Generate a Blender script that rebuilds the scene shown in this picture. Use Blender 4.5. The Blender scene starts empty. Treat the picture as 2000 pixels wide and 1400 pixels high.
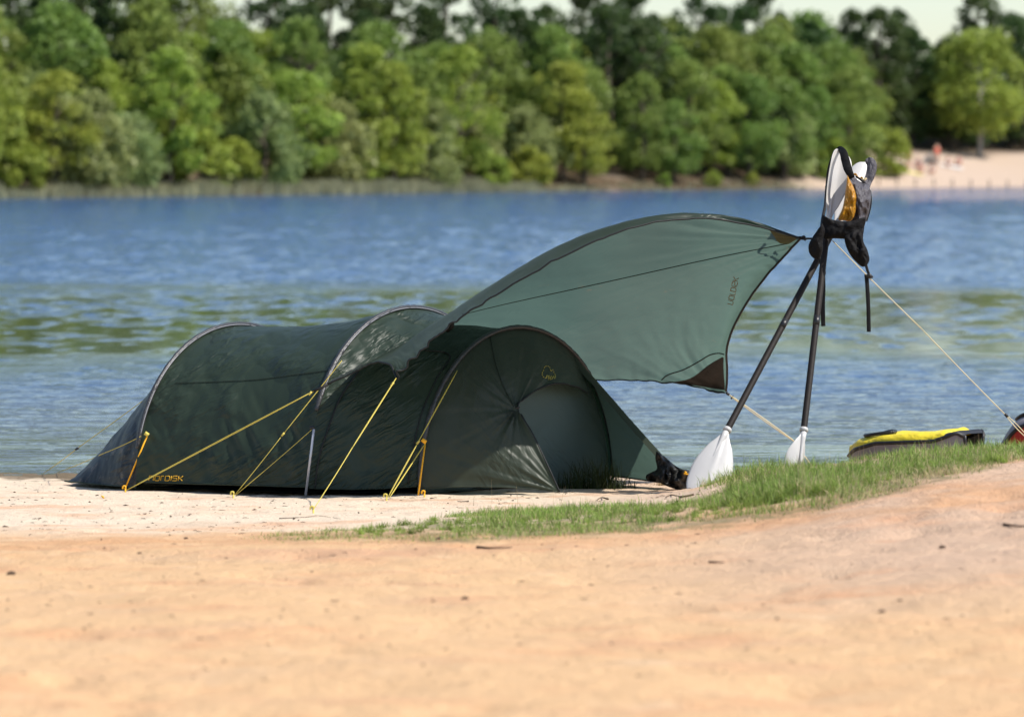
import bpy, math, random
import numpy as np
from mathutils import Vector, Matrix, Euler
from mathutils.bvhtree import BVHTree

S = bpy.context.scene
COL = S.collection
# ------------------------------------------------------------------ camera
F = 8000.0                       # focal length in pixels of the 2000 px wide photograph
CAMH = 2.1
PITCH = math.atan((700 - 314) / F)
cd = bpy.data.cameras.new('camera')
cam = bpy.data.objects.new('camera', cd); COL.objects.link(cam); S.camera = cam
cam.location = (0, 0, CAMH)
cam.rotation_euler = (math.pi / 2 - PITCH, 0, 0)
cd.sensor_width = 36.0
cd.lens = 36.0 * F / 2000.0
cd.clip_start = 0.5; cd.clip_end = 5000
cd.dof.use_dof = True
cd.dof.focus_distance = 24.4
cd.dof.aperture_fstop = 2.9
# ------------------------------------------------------------------ light
SUN = Vector((0.60, -0.17, 0.80)).normalized()
w = bpy.data.worlds.new('World'); S.world = w; w.use_nodes = True
nt = w.node_tree
sky = nt.nodes.new('ShaderNodeTexSky'); sky.sky_type = 'NISHITA'; sky.sun_disc = False
sky.sun_elevation = math.asin(SUN.z); sky.sun_rotation = math.atan2(SUN.x, SUN.y)
sky.air_density = 1.0; sky.dust_density = 0.6; sky.ozone_density = 1.5
nt.links.new(sky.outputs[0], nt.nodes['Background'].inputs[0])
nt.nodes['Background'].inputs[1].default_value = 0.12
sd = bpy.data.lights.new('sun', 'SUN'); so = bpy.data.objects.new('sun', sd); COL.objects.link(so)
sd.energy = 4.4; sd.angle = math.radians(0.53); sd.color = (1.0, 0.95, 0.87)
so.rotation_euler = SUN.to_track_quat('Z', 'Y').to_euler()
S.view_settings.view_transform = 'Standard'; S.view_settings.look = 'None'
S.view_settings.exposure = 0.5; S.view_settings.gamma = 1.0
S.cycles.max_bounces = 8; S.cycles.transparent_max_bounces = 16

# ------------------------------------------------------------------ maths helpers
R = cam.rotation_euler.to_matrix()
def P(px, py, d):
    r = R @ Vector(((px - 1000) / F, (700 - py) / F, -1.0))
    return Vector((0, 0, CAMH)) + r * (d / r.y)
def topx(x, y, z):
    """numpy: world -> photograph pixels"""
    c, s = math.cos(PITCH), math.sin(PITCH)
    dz = z - CAMH
    fwd = y * c - dz * s; up = y * s + dz * c
    return 1000 + F * x / fwd, 700 - F * up / fwd
def _h(ix, iy, seed):
    n = (ix.astype(np.int64) * 374761393 + iy.astype(np.int64) * 668265263 + seed * 1442695041) & 0xffffffff
    n = ((n ^ (n >> 13)) * 1274126177) & 0xffffffff
    return ((n ^ (n >> 16)) & 0xffff) / 65535.0
def vn(x, y, seed=0):
    x = np.asarray(x, float); y = np.asarray(y, float)
    ix = np.floor(x); iy = np.floor(y); fx = x - ix; fy = y - iy
    fx = fx * fx * (3 - 2 * fx); fy = fy * fy * (3 - 2 * fy)
    a = _h(ix, iy, seed); b = _h(ix + 1, iy, seed); c = _h(ix, iy + 1, seed); d = _h(ix + 1, iy + 1, seed)
    return (a * (1 - fx) + b * fx) * (1 - fy) + (c * (1 - fx) + d * fx) * fy
def fbm(x, y, seed=0, o=4):
    t = 0; a = 1; n = 0
    for k in range(o):
        t = t + a * (vn(x * 2 ** k, y * 2 ** k, seed + k) - .5); n += a; a *= .5
    return t / n * 2
def cr(pts, n):
    """uniform Catmull-Rom through pts (k,...) resampled to n"""
    p = np.asarray(pts, float); k = len(p)
    t = np.linspace(0, k - 1, n); i = np.minimum(t.astype(int), k - 2); f = (t - i).reshape((-1,) + (1,) * (p.ndim - 1))
    q = np.concatenate([[2 * p[0] - p[1]], p, [2 * p[-1] - p[-2]]])
    a, b, c, d = q[i], q[i + 1], q[i + 2], q[i + 3]
    return .5 * (2 * b + (c - a) * f + (2 * a - 5 * b + 4 * c - d) * f ** 2 + (3 * b - a - 3 * c + d) * f ** 3)
def PP(l): return np.array([P(*q) for q in l])

# ------------------------------------------------------------------ ground height
TD = [60, 30, 27.5, 24.5, 23, 22, 20.6, 19, 17, 14.4, 12, 8, -10]
TX = [-2.75, -1.1, .275, .96, 1.375, 1.925, 2.75]
TZ = [[-.7, -.10, 0, .10, .15, .18, .23, .335, .40, .48, .51, .5, .5],
      [-.7, -.10, 0, .10, .15, .185, .235, .34, .40, .48, .51, .5, .5],
      [-.7, -.10, 0, .10, .15, .20, .29, .37, .40, .48, .51, .5, .5],
      [-.7, -.10, 0, .10, .215, .29, .36, .40, .43, .48, .51, .5, .5],
      [-.7, -.10, 0, .13, .36, .405, .44, .47, .48, .49, .51, .5, .5],
      [-.7, -.10, 0, .20, .44, .48, .52, .55, .54, .51, .51, .5, .5],
      [-.7, -.10, .02, .30, .48, .53, .58, .61, .58, .52, .51, .5, .5]]
gd = np.arange(-10, 60.01, .1)
GX = np.arange(-9, 9.01, .1)
_prof = np.array([np.interp(gd, TD[::-1], r[::-1]) for r in TZ])
_T = np.array([np.interp(GX, TX, _prof[:, j]) for j in range(len(gd))]).T      # (x, d)
for _ in range(3):
    _T = np.apply_along_axis(lambda v: np.convolve(np.pad(v, 2, 'edge'), np.ones(5) / 5, 'valid'), 1, _T)
    _T = np.apply_along_axis(lambda v: np.convolve(np.pad(v, 2, 'edge'), np.ones(5) / 5, 'valid'), 0, _T)
def shoreD(X): return np.interp(X, [-300, -28.4, 0, 41, 300], [120, 227, 275, 329, 560])
rf = np.random.RandomState(5)
FP = [(rf.uniform(-3.4, 3.4), rf.uniform(11, 19.5), rf.uniform(.07, .15), rf.uniform(.012, .035)) for _ in range(110)]
FP += [(rf.uniform(-3.6, 3.6), rf.uniform(20.5, 24.3), rf.uniform(.05, .11), rf.uniform(.008, .022)) for _ in range(70)]
FP += [(2.05, 18.6, .13, .07), (2.3, 18.9, .16, .06), (2.2, 18.2, .1, .05), (1.75, 17.6, .14, .04)]
def Z(x, y):
    x = np.asarray(x, float); y = np.asarray(y, float)
    gx = np.clip((x + 9) / .1, 0, len(GX) - 1.001); gy = np.clip((y + 10) / .1, 0, len(gd) - 1.001)
    i = gx.astype(int); j = gy.astype(int); a = gx - i; b = gy - j
    z = (_T[i, j] * (1 - a) + _T[i + 1, j] * a) * (1 - b) + (_T[i, j + 1] * (1 - a) + _T[i + 1, j + 1] * a) * b
    near = np.clip((30 - y) / 3, 0, 1); fg = np.clip((20 - y) / 2, 0, 1)
    z = z + near * (.018 * fbm(x * 1.7, y * 1.7, 3, 4) + .009 * fbm(x * 8, y * 8, 9, 2)) + fg * .03 * fbm(x * 1.1, y * 1.1, 21, 4)
    for (fx, fy, r, dp) in FP:
        z = z - dp * np.exp(-((x - fx) ** 2 + (y - fy) ** 2) / (r * r))
    e = y - shoreD(x)
    zf = np.where(e < 0, np.maximum(-1.2, e * .12), np.minimum(e * .15, 2.3) + np.clip(e - 15, 0, 90) * .09)
    zf = zf + np.clip(e / 6, 0, 1) * .35 * fbm(x * .12, y * .12, 40, 4)
    m = np.clip((y - 60) / 20, 0, 1)
    return z * (1 - m) + zf * m
def GH(px, py, lo=11.0, hi=29.0):
    """first point of the near ground seen through a pixel"""
    d = np.arange(lo, hi, .02)
    r = R @ Vector(((px - 1000) / F, (700 - py) / F, -1.0))
    x = r.x / r.y * d; z = CAMH + r.z / r.y * d
    k = np.where(z <= Z(x, d))[0]
    k = k[0] if len(k) else len(d) - 1
    return Vector((x[k], d[k], float(Z(x[k], d[k]))))

# ------------------------------------------------------------------ mesh helpers
def mesh(name, v, f, mat=None, parent=None, smooth=True, uv=None, col=None):
    me = bpy.data.meshes.new(name)
    v = np.asarray(v, np.float32).reshape(-1, 3)
    if isinstance(f, np.ndarray):
        n, k = f.shape
        me.vertices.add(len(v)); me.vertices.foreach_set('co', v.ravel())
        me.loops.add(n * k); me.loops.foreach_set('vertex_index', f.ravel().astype(np.int32))
        me.polygons.add(n); me.polygons.foreach_set('loop_start', np.arange(0, n * k, k, dtype=np.int32))
        me.polygons.foreach_set('loop_total', np.full(n, k, dtype=np.int32))
        me.update(calc_edges=True)
    else:
        me.from_pydata([tuple(map(float, q)) for q in v], [], f); me.update()
    if smooth: me.polygons.foreach_set('use_smooth', [True] * len(me.polygons))
    if uv is not None:
        l = me.uv_layers.new(name='UVMap'); idx = np.empty(len(me.loops), np.int32); me.loops.foreach_get('vertex_index', idx)
        l.data.foreach_set('uv', np.asarray(uv, np.float32).reshape(-1, 2)[idx].ravel())
    if col is not None:
        a = me.color_attributes.new('tone', 'FLOAT_COLOR', 'POINT')
        c = np.ones((len(v), 4), np.float32); c[:, 0] = col; a.data.foreach_set('color', c.ravel())
    if mat: me.materials.append(mat)
    o = bpy.data.objects.new(name, me); COL.objects.link(o)
    if parent: o.parent = parent
    return o
def gridf(nu, nv, off=0):
    i, j = np.meshgrid(np.arange(nu - 1), np.arange(nv - 1), indexing='ij')
    a = i * nv + j
    return (np.stack([a, a + nv, a + nv + 1, a + 1], -1).reshape(-1, 4) + off)
def surf(name, G, mat, parent=None, off=(0, 0, 0)):
    nu, nv = G.shape[:2]
    u, v = np.meshgrid(np.linspace(0, 1, nu), np.linspace(0, 1, nv), indexing='ij')
    return mesh(name, (G - np.array(off)).reshape(-1, 3), gridf(nu, nv), mat, parent, True, np.stack([u, v], -1))
def normals(G):
    du = np.gradient(G, axis=0); dv = np.gradient(G, axis=1); n = np.cross(du, dv)
    return n / (np.linalg.norm(n, axis=-1, keepdims=True) + 1e-9)
def tube_data(pts, r, sides=8, cap=True):
    p = np.asarray(pts, float); n = len(p)
    r = np.broadcast_to(np.asarray(r, float), (n,)) if np.ndim(r) < 2 else r
    t = np.gradient(p, axis=0); t /= np.linalg.norm(t, axis=1, keepdims=True) + 1e-12
    up = np.array([0, 0, 1.]) if abs(t[0][2]) < .9 else np.array([1., 0, 0])
    vs = []; N = None
    for k in range(n):
        if N is None: N = np.cross(t[k], up)
        N = N - t[k] * N.dot(t[k]); N /= np.linalg.norm(N) + 1e-12
        B = np.cross(t[k], N)
        rr = r[k] if np.ndim(r[k]) == 0 else None
        for s in range(sides):
            a = 2 * math.pi * s / sides
            vs.append(p[k] + N * math.cos(a) * rr + B * math.sin(a) * rr)
    f = []
    for k in range(n - 1):
        for s in range(sides):
            a = k * sides + s; b = k * sides + (s + 1) % sides
            f.append((a, b, b + sides, a + sides))
    if cap: f.append(tuple(range(sides))[::-1]); f.append(tuple(range((n - 1) * sides, n * sides)))
    return vs, f
class MB:
    def __init__(s): s.v = []; s.f = []
    def add(s, vf):
        o = len(s.v); s.v += [tuple(map(float, q)) for q in vf[0]]; s.f += [tuple(int(i) + o for i in q) for q in vf[1]]; return s
    def tube(s, pts, r, sides=8): return s.add(tube_data(pts, r, sides))
    def build(s, name, mat, parent=None, smooth=True): return mesh(name, s.v, s.f, mat, parent, smooth)
def tube(name, pts, r, mat, parent=None, sides=8): return MB().tube(pts, r, sides).build(name, mat, parent)
def line(a, b, n=2, sag=0.0):
    a = np.array(a); b = np.array(b); t = np.linspace(0, 1, n)[:, None]
    q = a * (1 - t) + b * t; q[:, 2] -= (sag * 4 * t * (1 - t))[:, 0]; return q
def tag(o, label=None, cat=None, group=None, kind=None):
    if label: o['label'] = label
    if cat: o['category'] = cat
    if group: o['group'] = group
    if kind: o['kind'] = kind
    return o
def empty(name, loc, label, cat, group=None):
    o = bpy.data.objects.new(name, None); COL.objects.link(o); o.empty_display_size = .1
    EM.append((o, Vector(loc))); return tag(o, label, cat, group)
EM = []
def settle():
    """empties were built at the origin: move each to its thing's base, keeping the children where they are"""
    for o, loc in EM:
        o.location = loc
        for c in o.children:
            c.location = c.location - loc
    EM.clear()

# ------------------------------------------------------------------ materials
def mat(name, base=(.5, .5, .5), rough=.5, spec=.5, metal=0, bump=None, var=None, trans=0, tcol=None, coat=0):
    """var=(scale, dark factor, light factor); bump=(scale, distance, (sx,sy,sz))"""
    m = bpy.data.materials.new(name); m.use_nodes = True; t = m.node_tree; N = t.nodes; L = t.links
    b = N['Principled BSDF']; b.inputs['Base Color'].default_value = (*base, 1); b.inputs['Roughness'].default_value = rough
    b.inputs['Specular IOR Level'].default_value = spec; b.inputs['Metallic'].default_value = metal
    b.inputs['Coat Weight'].default_value = coat
    co = N.new('ShaderNodeTexCoord')
    colout = None
    if var:
        n = N.new('ShaderNodeTexNoise'); n.inputs['Scale'].default_value = var[0]; n.inputs['Detail'].default_value = 5
        L.new(co.outputs['Object'], n.inputs['Vector'])
        r = N.new('ShaderNodeValToRGB'); r.color_ramp.elements[0].position = .3; r.color_ramp.elements[1].position = .7
        r.color_ramp.elements[0].color = (*[c * var[1] for c in base], 1); r.color_ramp.elements[1].color = (*[c * var[2] for c in base], 1)
        L.new(n.outputs[0], r.inputs[0]); L.new(r.outputs[0], b.inputs['Base Color']); colout = r.outputs[0]
    if bump:
        n = N.new('ShaderNodeTexNoise'); n.inputs['Scale'].default_value = bump[0]; n.inputs['Detail'].default_value = 4
        mp = N.new('ShaderNodeMapping'); mp.inputs['Scale'].default_value = bump[2] if len(bump) > 2 else (1, 1, 1)
        L.new(co.outputs['Object'], mp.inputs[0]); L.new(mp.outputs[0], n.inputs['Vector'])
        bp = N.new('ShaderNodeBump'); bp.inputs['Strength'].default_value = 1; bp.inputs['Distance'].default_value = bump[1]
        L.new(n.outputs[0], bp.inputs['Height']); L.new(bp.outputs[0], b.inputs['Normal'])
    if trans:
        tr = N.new('ShaderNodeBsdfTranslucent'); mx = N.new('ShaderNodeMixShader'); mx.inputs[0].default_value = trans
        tr.inputs[0].default_value = (*(tcol or base), 1)
        if colout and not tcol: L.new(colout, tr.inputs[0])
        L.new(b.outputs[0], mx.inputs[1]); L.new(tr.outputs[0], mx.inputs[2]); L.new(mx.outputs[0], N['Material Output'].inputs[0])
    return m
def fabric(name, base, tcol, trans, rough=.42, spec=.5, wr=(9, .006), dirt=None, uvs=(1, .2), rot=-.55):
    m = mat(name, base, rough, spec); t = m.node_tree; N = t.nodes; L = t.links; b = N['Principled BSDF']
    co = N.new('ShaderNodeTexCoord')
    mp = N.new('ShaderNodeMapping'); mp.vector_type = 'TEXTURE'; mp.inputs['Scale'].default_value = (uvs[0], uvs[0], uvs[1]); mp.inputs['Rotation'].default_value = (0, rot, 0)
    L.new(co.outputs['Object'], mp.inputs[0])
    n = N.new('ShaderNodeTexNoise'); n.inputs['Scale'].default_value = wr[0]; n.inputs['Detail'].default_value = 3; n.inputs['Distortion'].default_value = .6
    L.new(mp.outputs[0], n.inputs['Vector'])
    n2 = N.new('ShaderNodeTexNoise'); n2.inputs['Scale'].default_value = 3.0; n2.inputs['Detail'].default_value = 2
    L.new(co.outputs['Object'], n2.inputs['Vector'])
    rr = N.new('ShaderNodeMapRange'); rr.inputs[1].default_value = .42; rr.inputs[2].default_value = .62
    L.new(n2.outputs[0], rr.inputs[0])
    mu = N.new('ShaderNodeMath'); mu.operation = 'MULTIPLY'; L.new(n.outputs[0], mu.inputs[0]); L.new(rr.outputs[0], mu.inputs[1])
    bp = N.new('ShaderNodeBump'); bp.inputs['Distance'].default_value = wr[1]; bp.inputs['Strength'].default_value = 1
    L.new(mu.outputs[0], bp.inputs['Height']); L.new(bp.outputs[0], b.inputs['Normal'])
    tr = N.new('ShaderNodeBsdfTranslucent'); tr.inputs[0].default_value = (*tcol, 1)
    L.new(bp.outputs[0], tr.inputs['Normal'])
    if dirt:
        d = N.new('ShaderNodeTexNoise'); d.inputs['Scale'].default_value = dirt[0]; d.inputs['Detail'].default_value = 7; d.inputs['Roughness'].default_value = .7
        L.new(co.outputs['Object'], d.inputs['Vector'])
        q = N.new('ShaderNodeMapRange'); q.inputs[1].default_value = dirt[1]; q.inputs[2].default_value = dirt[1] + .12; q.inputs[4].default_value = dirt[2]
        L.new(d.outputs[0], q.inputs[0])
        mx = N.new('ShaderNodeMixRGB'); mx.inputs[1].default_value = (*base, 1); mx.inputs[2].default_value = (*dirt[3], 1)
        L.new(q.outputs[0], mx.inputs[0]); L.new(mx.outputs[0], b.inputs['Base Color'])
        mx2 = N.new('ShaderNodeMixRGB'); mx2.inputs[1].default_value = (*tcol, 1); mx2.inputs[2].default_value = (*[c * .8 for c in dirt[3]], 1)
        L.new(q.outputs[0], mx2.inputs[0]); L.new(mx2.outputs[0], tr.inputs[0])
    mx = N.new('ShaderNodeMixShader'); mx.inputs[0].default_value = trans
    L.new(b.outputs[0], mx.inputs[1]); L.new(tr.outputs[0], mx.inputs[2]); L.new(mx.outputs[0], N['Material Output'].inputs[0])
    return m
SANDC = (.62, .46, .32)
M = {}
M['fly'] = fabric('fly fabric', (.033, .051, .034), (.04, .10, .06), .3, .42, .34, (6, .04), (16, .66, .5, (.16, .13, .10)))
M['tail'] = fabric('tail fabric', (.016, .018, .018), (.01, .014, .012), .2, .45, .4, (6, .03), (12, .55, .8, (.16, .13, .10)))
M['vest'] = fabric('vestibule fabric', (.055, .068, .048), (.08, .13, .085), .4, .42, .35, (6, .012), (14, .66, .5, (.16, .13, .10)), (1, .22), .9)
M['farfly'] = fabric('far fly fabric', (.040, .055, .048), (.07, .115, .095), .5, .45, .3, (6, .006))
M['inner'] = fabric('inner door fabric', (.20, .27, .25), (.30, .42, .38), .5, .5, .3, (8, .012), None, (1, .2), .8)
M['tarp'] = fabric('tarp fabric', (.036, .058, .048), (.092, .148, .122), .68, .36, .55, (5, .006), (5, .64, .6, (.24, .19, .12)))
M['dark'] = mat('dark reinforcement', (.022, .018, .016), .6, .3, bump=(60, .002), trans=.15)
M['olive'] = mat('olive reinforcement', (.13, .12, .06), .6, .3, bump=(60, .002), trans=.4, tcol=(.22, .2, .1))
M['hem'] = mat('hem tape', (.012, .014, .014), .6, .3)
M['seam'] = mat('seam thread', (.02, .03, .024), .7, .2)
M['sleeve'] = mat('pole sleeve', (.028, .028, .03), .42, .6, bump=(90, .004, (1, 1, 1)))
M['pole'] = mat('grey pole', (.42, .43, .47), .3, .6, metal=.3)
M['yellow'] = mat('yellow cord', (.62, .50, .10), .6, .3, bump=(300, .001))
M['orange'] = mat('orange webbing', (.85, .42, .02), .6, .3, bump=(200, .001))
M['pale'] = mat('pale cord', (.75, .62, .36), .6, .3, bump=(300, .001))
M['black'] = mat('black plastic', (.012, .012, .013), .4, .5)
M['web'] = mat('black webbing', (.012, .011, .011), .7, .3, bump=(250, .001))
M['nylon'] = mat('black nylon', (.006, .0055, .006), .75, .18, bump=(10, .014, (1, 1, 2.2)))
M['greynylon'] = mat('charcoal nylon', (.07, .064, .074), .55, .35, bump=(16, .025, (2.4, 1, 1.0)))
M['amber'] = mat('amber nylon', (.50, .23, .008), .32, .6, bump=(24, .03, (3, 1, 1)), trans=.2)
M['blade'] = mat('white paddle plastic', (.66, .64, .62), .32, .5, bump=(4, .004), var=(6, .93, 1.03), trans=.25)
M['shaft'] = mat('black paddle shaft', (.016, .012, .010), .6, .25, bump=(40, .0015))
M['kyel'] = mat('yellow kayak fabric', (.74, .58, .03), .5, .4, bump=(7, .03, (1, 1, 2)), var=(5, .85, 1.05))
M['kgrey'] = mat('grey kayak fabric', (.20, .19, .21), .5, .4, bump=(8, .02), var=(4, .85, 1.1))
M['kblack'] = mat('black kayak trim', (.015, .015, .017), .5, .4)
M['kred'] = mat('red fabric', (.33, .025, .02), .6, .3, bump=(9, .02))
M['bag'] = mat('black wet bag', (.012, .011, .009), .55, .35, bump=(5, .03))
M['logo'] = mat('yellow print', (.62, .36, .03), .6, .3)
M['logo2'] = mat('faded yellow print', (.42, .36, .08), .6, .3)
M['logo3'] = mat('orange print seen through', (.36, .2, .07), .6, .3, trans=.4)
M['twig'] = mat('dry twig', (.09, .06, .04), .8, .2, var=(30, .6, 1.5))
M['bark'] = mat('bark', (.10, .08, .06), .85, .2, var=(3, .6, 1.5), bump=(6, .05))
M['palebark'] = mat('pale birch bark', (.42, .38, .34), .8, .2, var=(3, .6, 1.2))
M['stone'] = mat('grey stone', (.11, .10, .09), .8, .2, var=(20, .6, 1.5), bump=(30, .01))
M['yleaf'] = mat('yellow leaf', (.75, .42, .05), .6, .3)
M['skin'] = mat('skin', (.55, .32, .22), .6, .3)
M['hair'] = mat('hair', (.08, .05, .03), .6, .3)
M['cloth_red'] = mat('salmon cloth', (.85, .10, .06), .8, .2)
M['cloth_white'] = mat('white cloth', (.75, .75, .74), .8, .2)
M['cloth_blue'] = mat('blue cloth', (.08, .12, .4), .8, .2)
M['cloth_pink'] = mat('pink cloth', (.7, .4, .42), .8, .2)
M['cloth_yellow'] = mat('yellow cloth', (.7, .6, .2), .8, .2)
M['post'] = mat('weathered post wood', (.12, .10, .08), .8, .2, bump=(9, .02))

def ground_mat():
    m = bpy.data.materials.new('sand and earth'); m.use_nodes = True; t = m.node_tree; N = t.nodes; L = t.links; b = N['Principled BSDF']
    b.inputs['Roughness'].default_value = .9; b.inputs['Specular IOR Level'].default_value = .15
    g = N.new('ShaderNodeNewGeometry'); sp = N.new('ShaderNodeSeparateXYZ'); L.new(g.outputs['Position'], sp.inputs[0])
    def noise(sc, det=5, mapping=None, rough=.5):
        n = N.new('ShaderNodeTexNoise'); n.inputs['Scale'].default_value = sc; n.inputs['Detail'].default_value = det; n.inputs['Roughness'].default_value = rough
        if mapping:
            mp = N.new('ShaderNodeMapping'); mp.inputs['Scale'].default_value = mapping; L.new(g.outputs['Position'], mp.inputs[0]); L.new(mp.outputs[0], n.inputs['Vector'])
        else: L.new(g.outputs['Position'], n.inputs['Vector'])
        return n.outputs[0]
    def mr(src, a, c, lo=0, hi=1, smooth=True):
        q = N.new('ShaderNodeMapRange'); q.interpolation_type = 'SMOOTHSTEP' if smooth else 'LINEAR'
        for i, v_ in enumerate((a, c, lo, hi)): q.inputs[i + 1].default_value = v_
        L.new(src, q.inputs[0]); return q.outputs[0]
    def mixc(f, a, c):
        q = N.new('ShaderNodeMixRGB')
        for k, s_ in enumerate((f, a, c)):
            if isinstance(s_, tuple): q.inputs[k].default_value = (*s_, 1)
            elif isinstance(s_, (int, float)): q.inputs[k].default_value = s_
            else: L.new(s_, q.inputs[k])
        return q.outputs[0]
    def math_(op, a, c):
        q = N.new('ShaderNodeMath'); q.operation = op
        for k, s_ in enumerate((a, c)):
            if isinstance(s_, (int, float)): q.inputs[k].default_value = s_
            else: L.new(s_, q.inputs[k])
        return q.outputs[0]
    pale = (.66, .535, .40); orange = (.60, .385, .21); pink = (.52, .355, .245)
    n1 = noise(.55, 4)
    y = math_('ADD', sp.outputs['Y'], math_('MULTIPLY', math_('SUBTRACT', n1, .5), 3.0))
    c = mixc(mr(y, 18.8, 21.5), orange, pale)                     # bank sand is more orange than the beach
    c = mixc(math_('MULTIPLY', mr(math_('ADD', sp.outputs['X'], math_('MULTIPLY', n1, 1.2)), .6, 2.2), mr(sp.outputs['Y'], 13.5, 16.5)), c, pink)
    c = mixc(math_('MULTIPLY', mr(noise(1.1, 6, (1, 1.6, 1), .6), .48, .70), .62), c, (.58, .29, .15))
    c = mixc(math_('MULTIPLY', mr(noise(.8, 5, (1, 2.2, 1), .6), .5, .75), .35), c, (.44, .31, .22))
    c = mixc(math_('MULTIPLY', math_('MULTIPLY', mr(y, 17.9, 18.9), mr(y, 20.6, 19.3)), mr(noise(1.6, 5, (1, 2, 1)), .35, .6, 0, .7)), c, (.52, .28, .14))
    at = N.new('ShaderNodeAttribute'); at.attribute_name = 'tone'; q0 = N.new('ShaderNodeSeparateColor'); L.new(at.outputs['Color'], q0.inputs[0])
    c = mixc(math_('MULTIPLY', q0.outputs[0], mr(noise(7, 4), .3, .6)), c, (.17, .15, .07))
    c = mixc(math_('MULTIPLY', mr(noise(38, 3), .6, .72), .35), c, (.40, .29, .20))
    c = mixc(math_('MULTIPLY', mr(noise(3.5, 5), .55, .8), .25), c, (.68, .54, .38))
    wet = mr(math_('ADD', sp.outputs['Z'], math_('MULTIPLY', math_('SUBTRACT', noise(6, 3), .5), .02)), .012, .03)
    c = mixc(wet, (.16, .12, .075), c)
    # far side: dry earth and leaf litter under the wood, sand on the open beach at the right
    farn = noise(.15, 5); xs = math_('ADD', sp.outputs['X'], math_('MULTIPLY', math_('SUBTRACT', farn, .5), 16))
    far = mixc(mr(noise(.8, 6), .4, .62), (.05, .04, .025), (.11, .075, .045))
    ee = math_('SUBTRACT', sp.outputs['Y'], math_('ADD', math_('MULTIPLY', sp.outputs['X'], 1.3), 275))
    beach = math_('MAXIMUM', math_('MULTIPLY', mr(xs, 25, 29), mr(ee, 24, 17)), math_('MULTIPLY', mr(sp.outputs['X'], 19.5, 22), mr(ee, 7.5, 5)))
    beach = math_('MAXIMUM', beach, math_('MULTIPLY', mr(noise(.22, 3), .62, .72), .3))
    far = mixc(beach, far, (.46, .35, .27))
    isfar = mr(sp.outputs['Y'], 60, 80)
    L.new(mixc(isfar, c, far), b.inputs['Base Color'])
    h = math_('ADD', math_('MULTIPLY', noise(11, 6, None, .7), .032), math_('MULTIPLY', noise(90, 2), .005))
    bp = N.new('ShaderNodeBump'); bp.inputs['Distance'].default_value = 1; bp.inputs['Strength'].default_value = 1
    L.new(h, bp.inputs['Height']); L.new(bp.outputs[0], b.inputs['Normal'])
    return m
M['ground'] = ground_mat()

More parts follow.
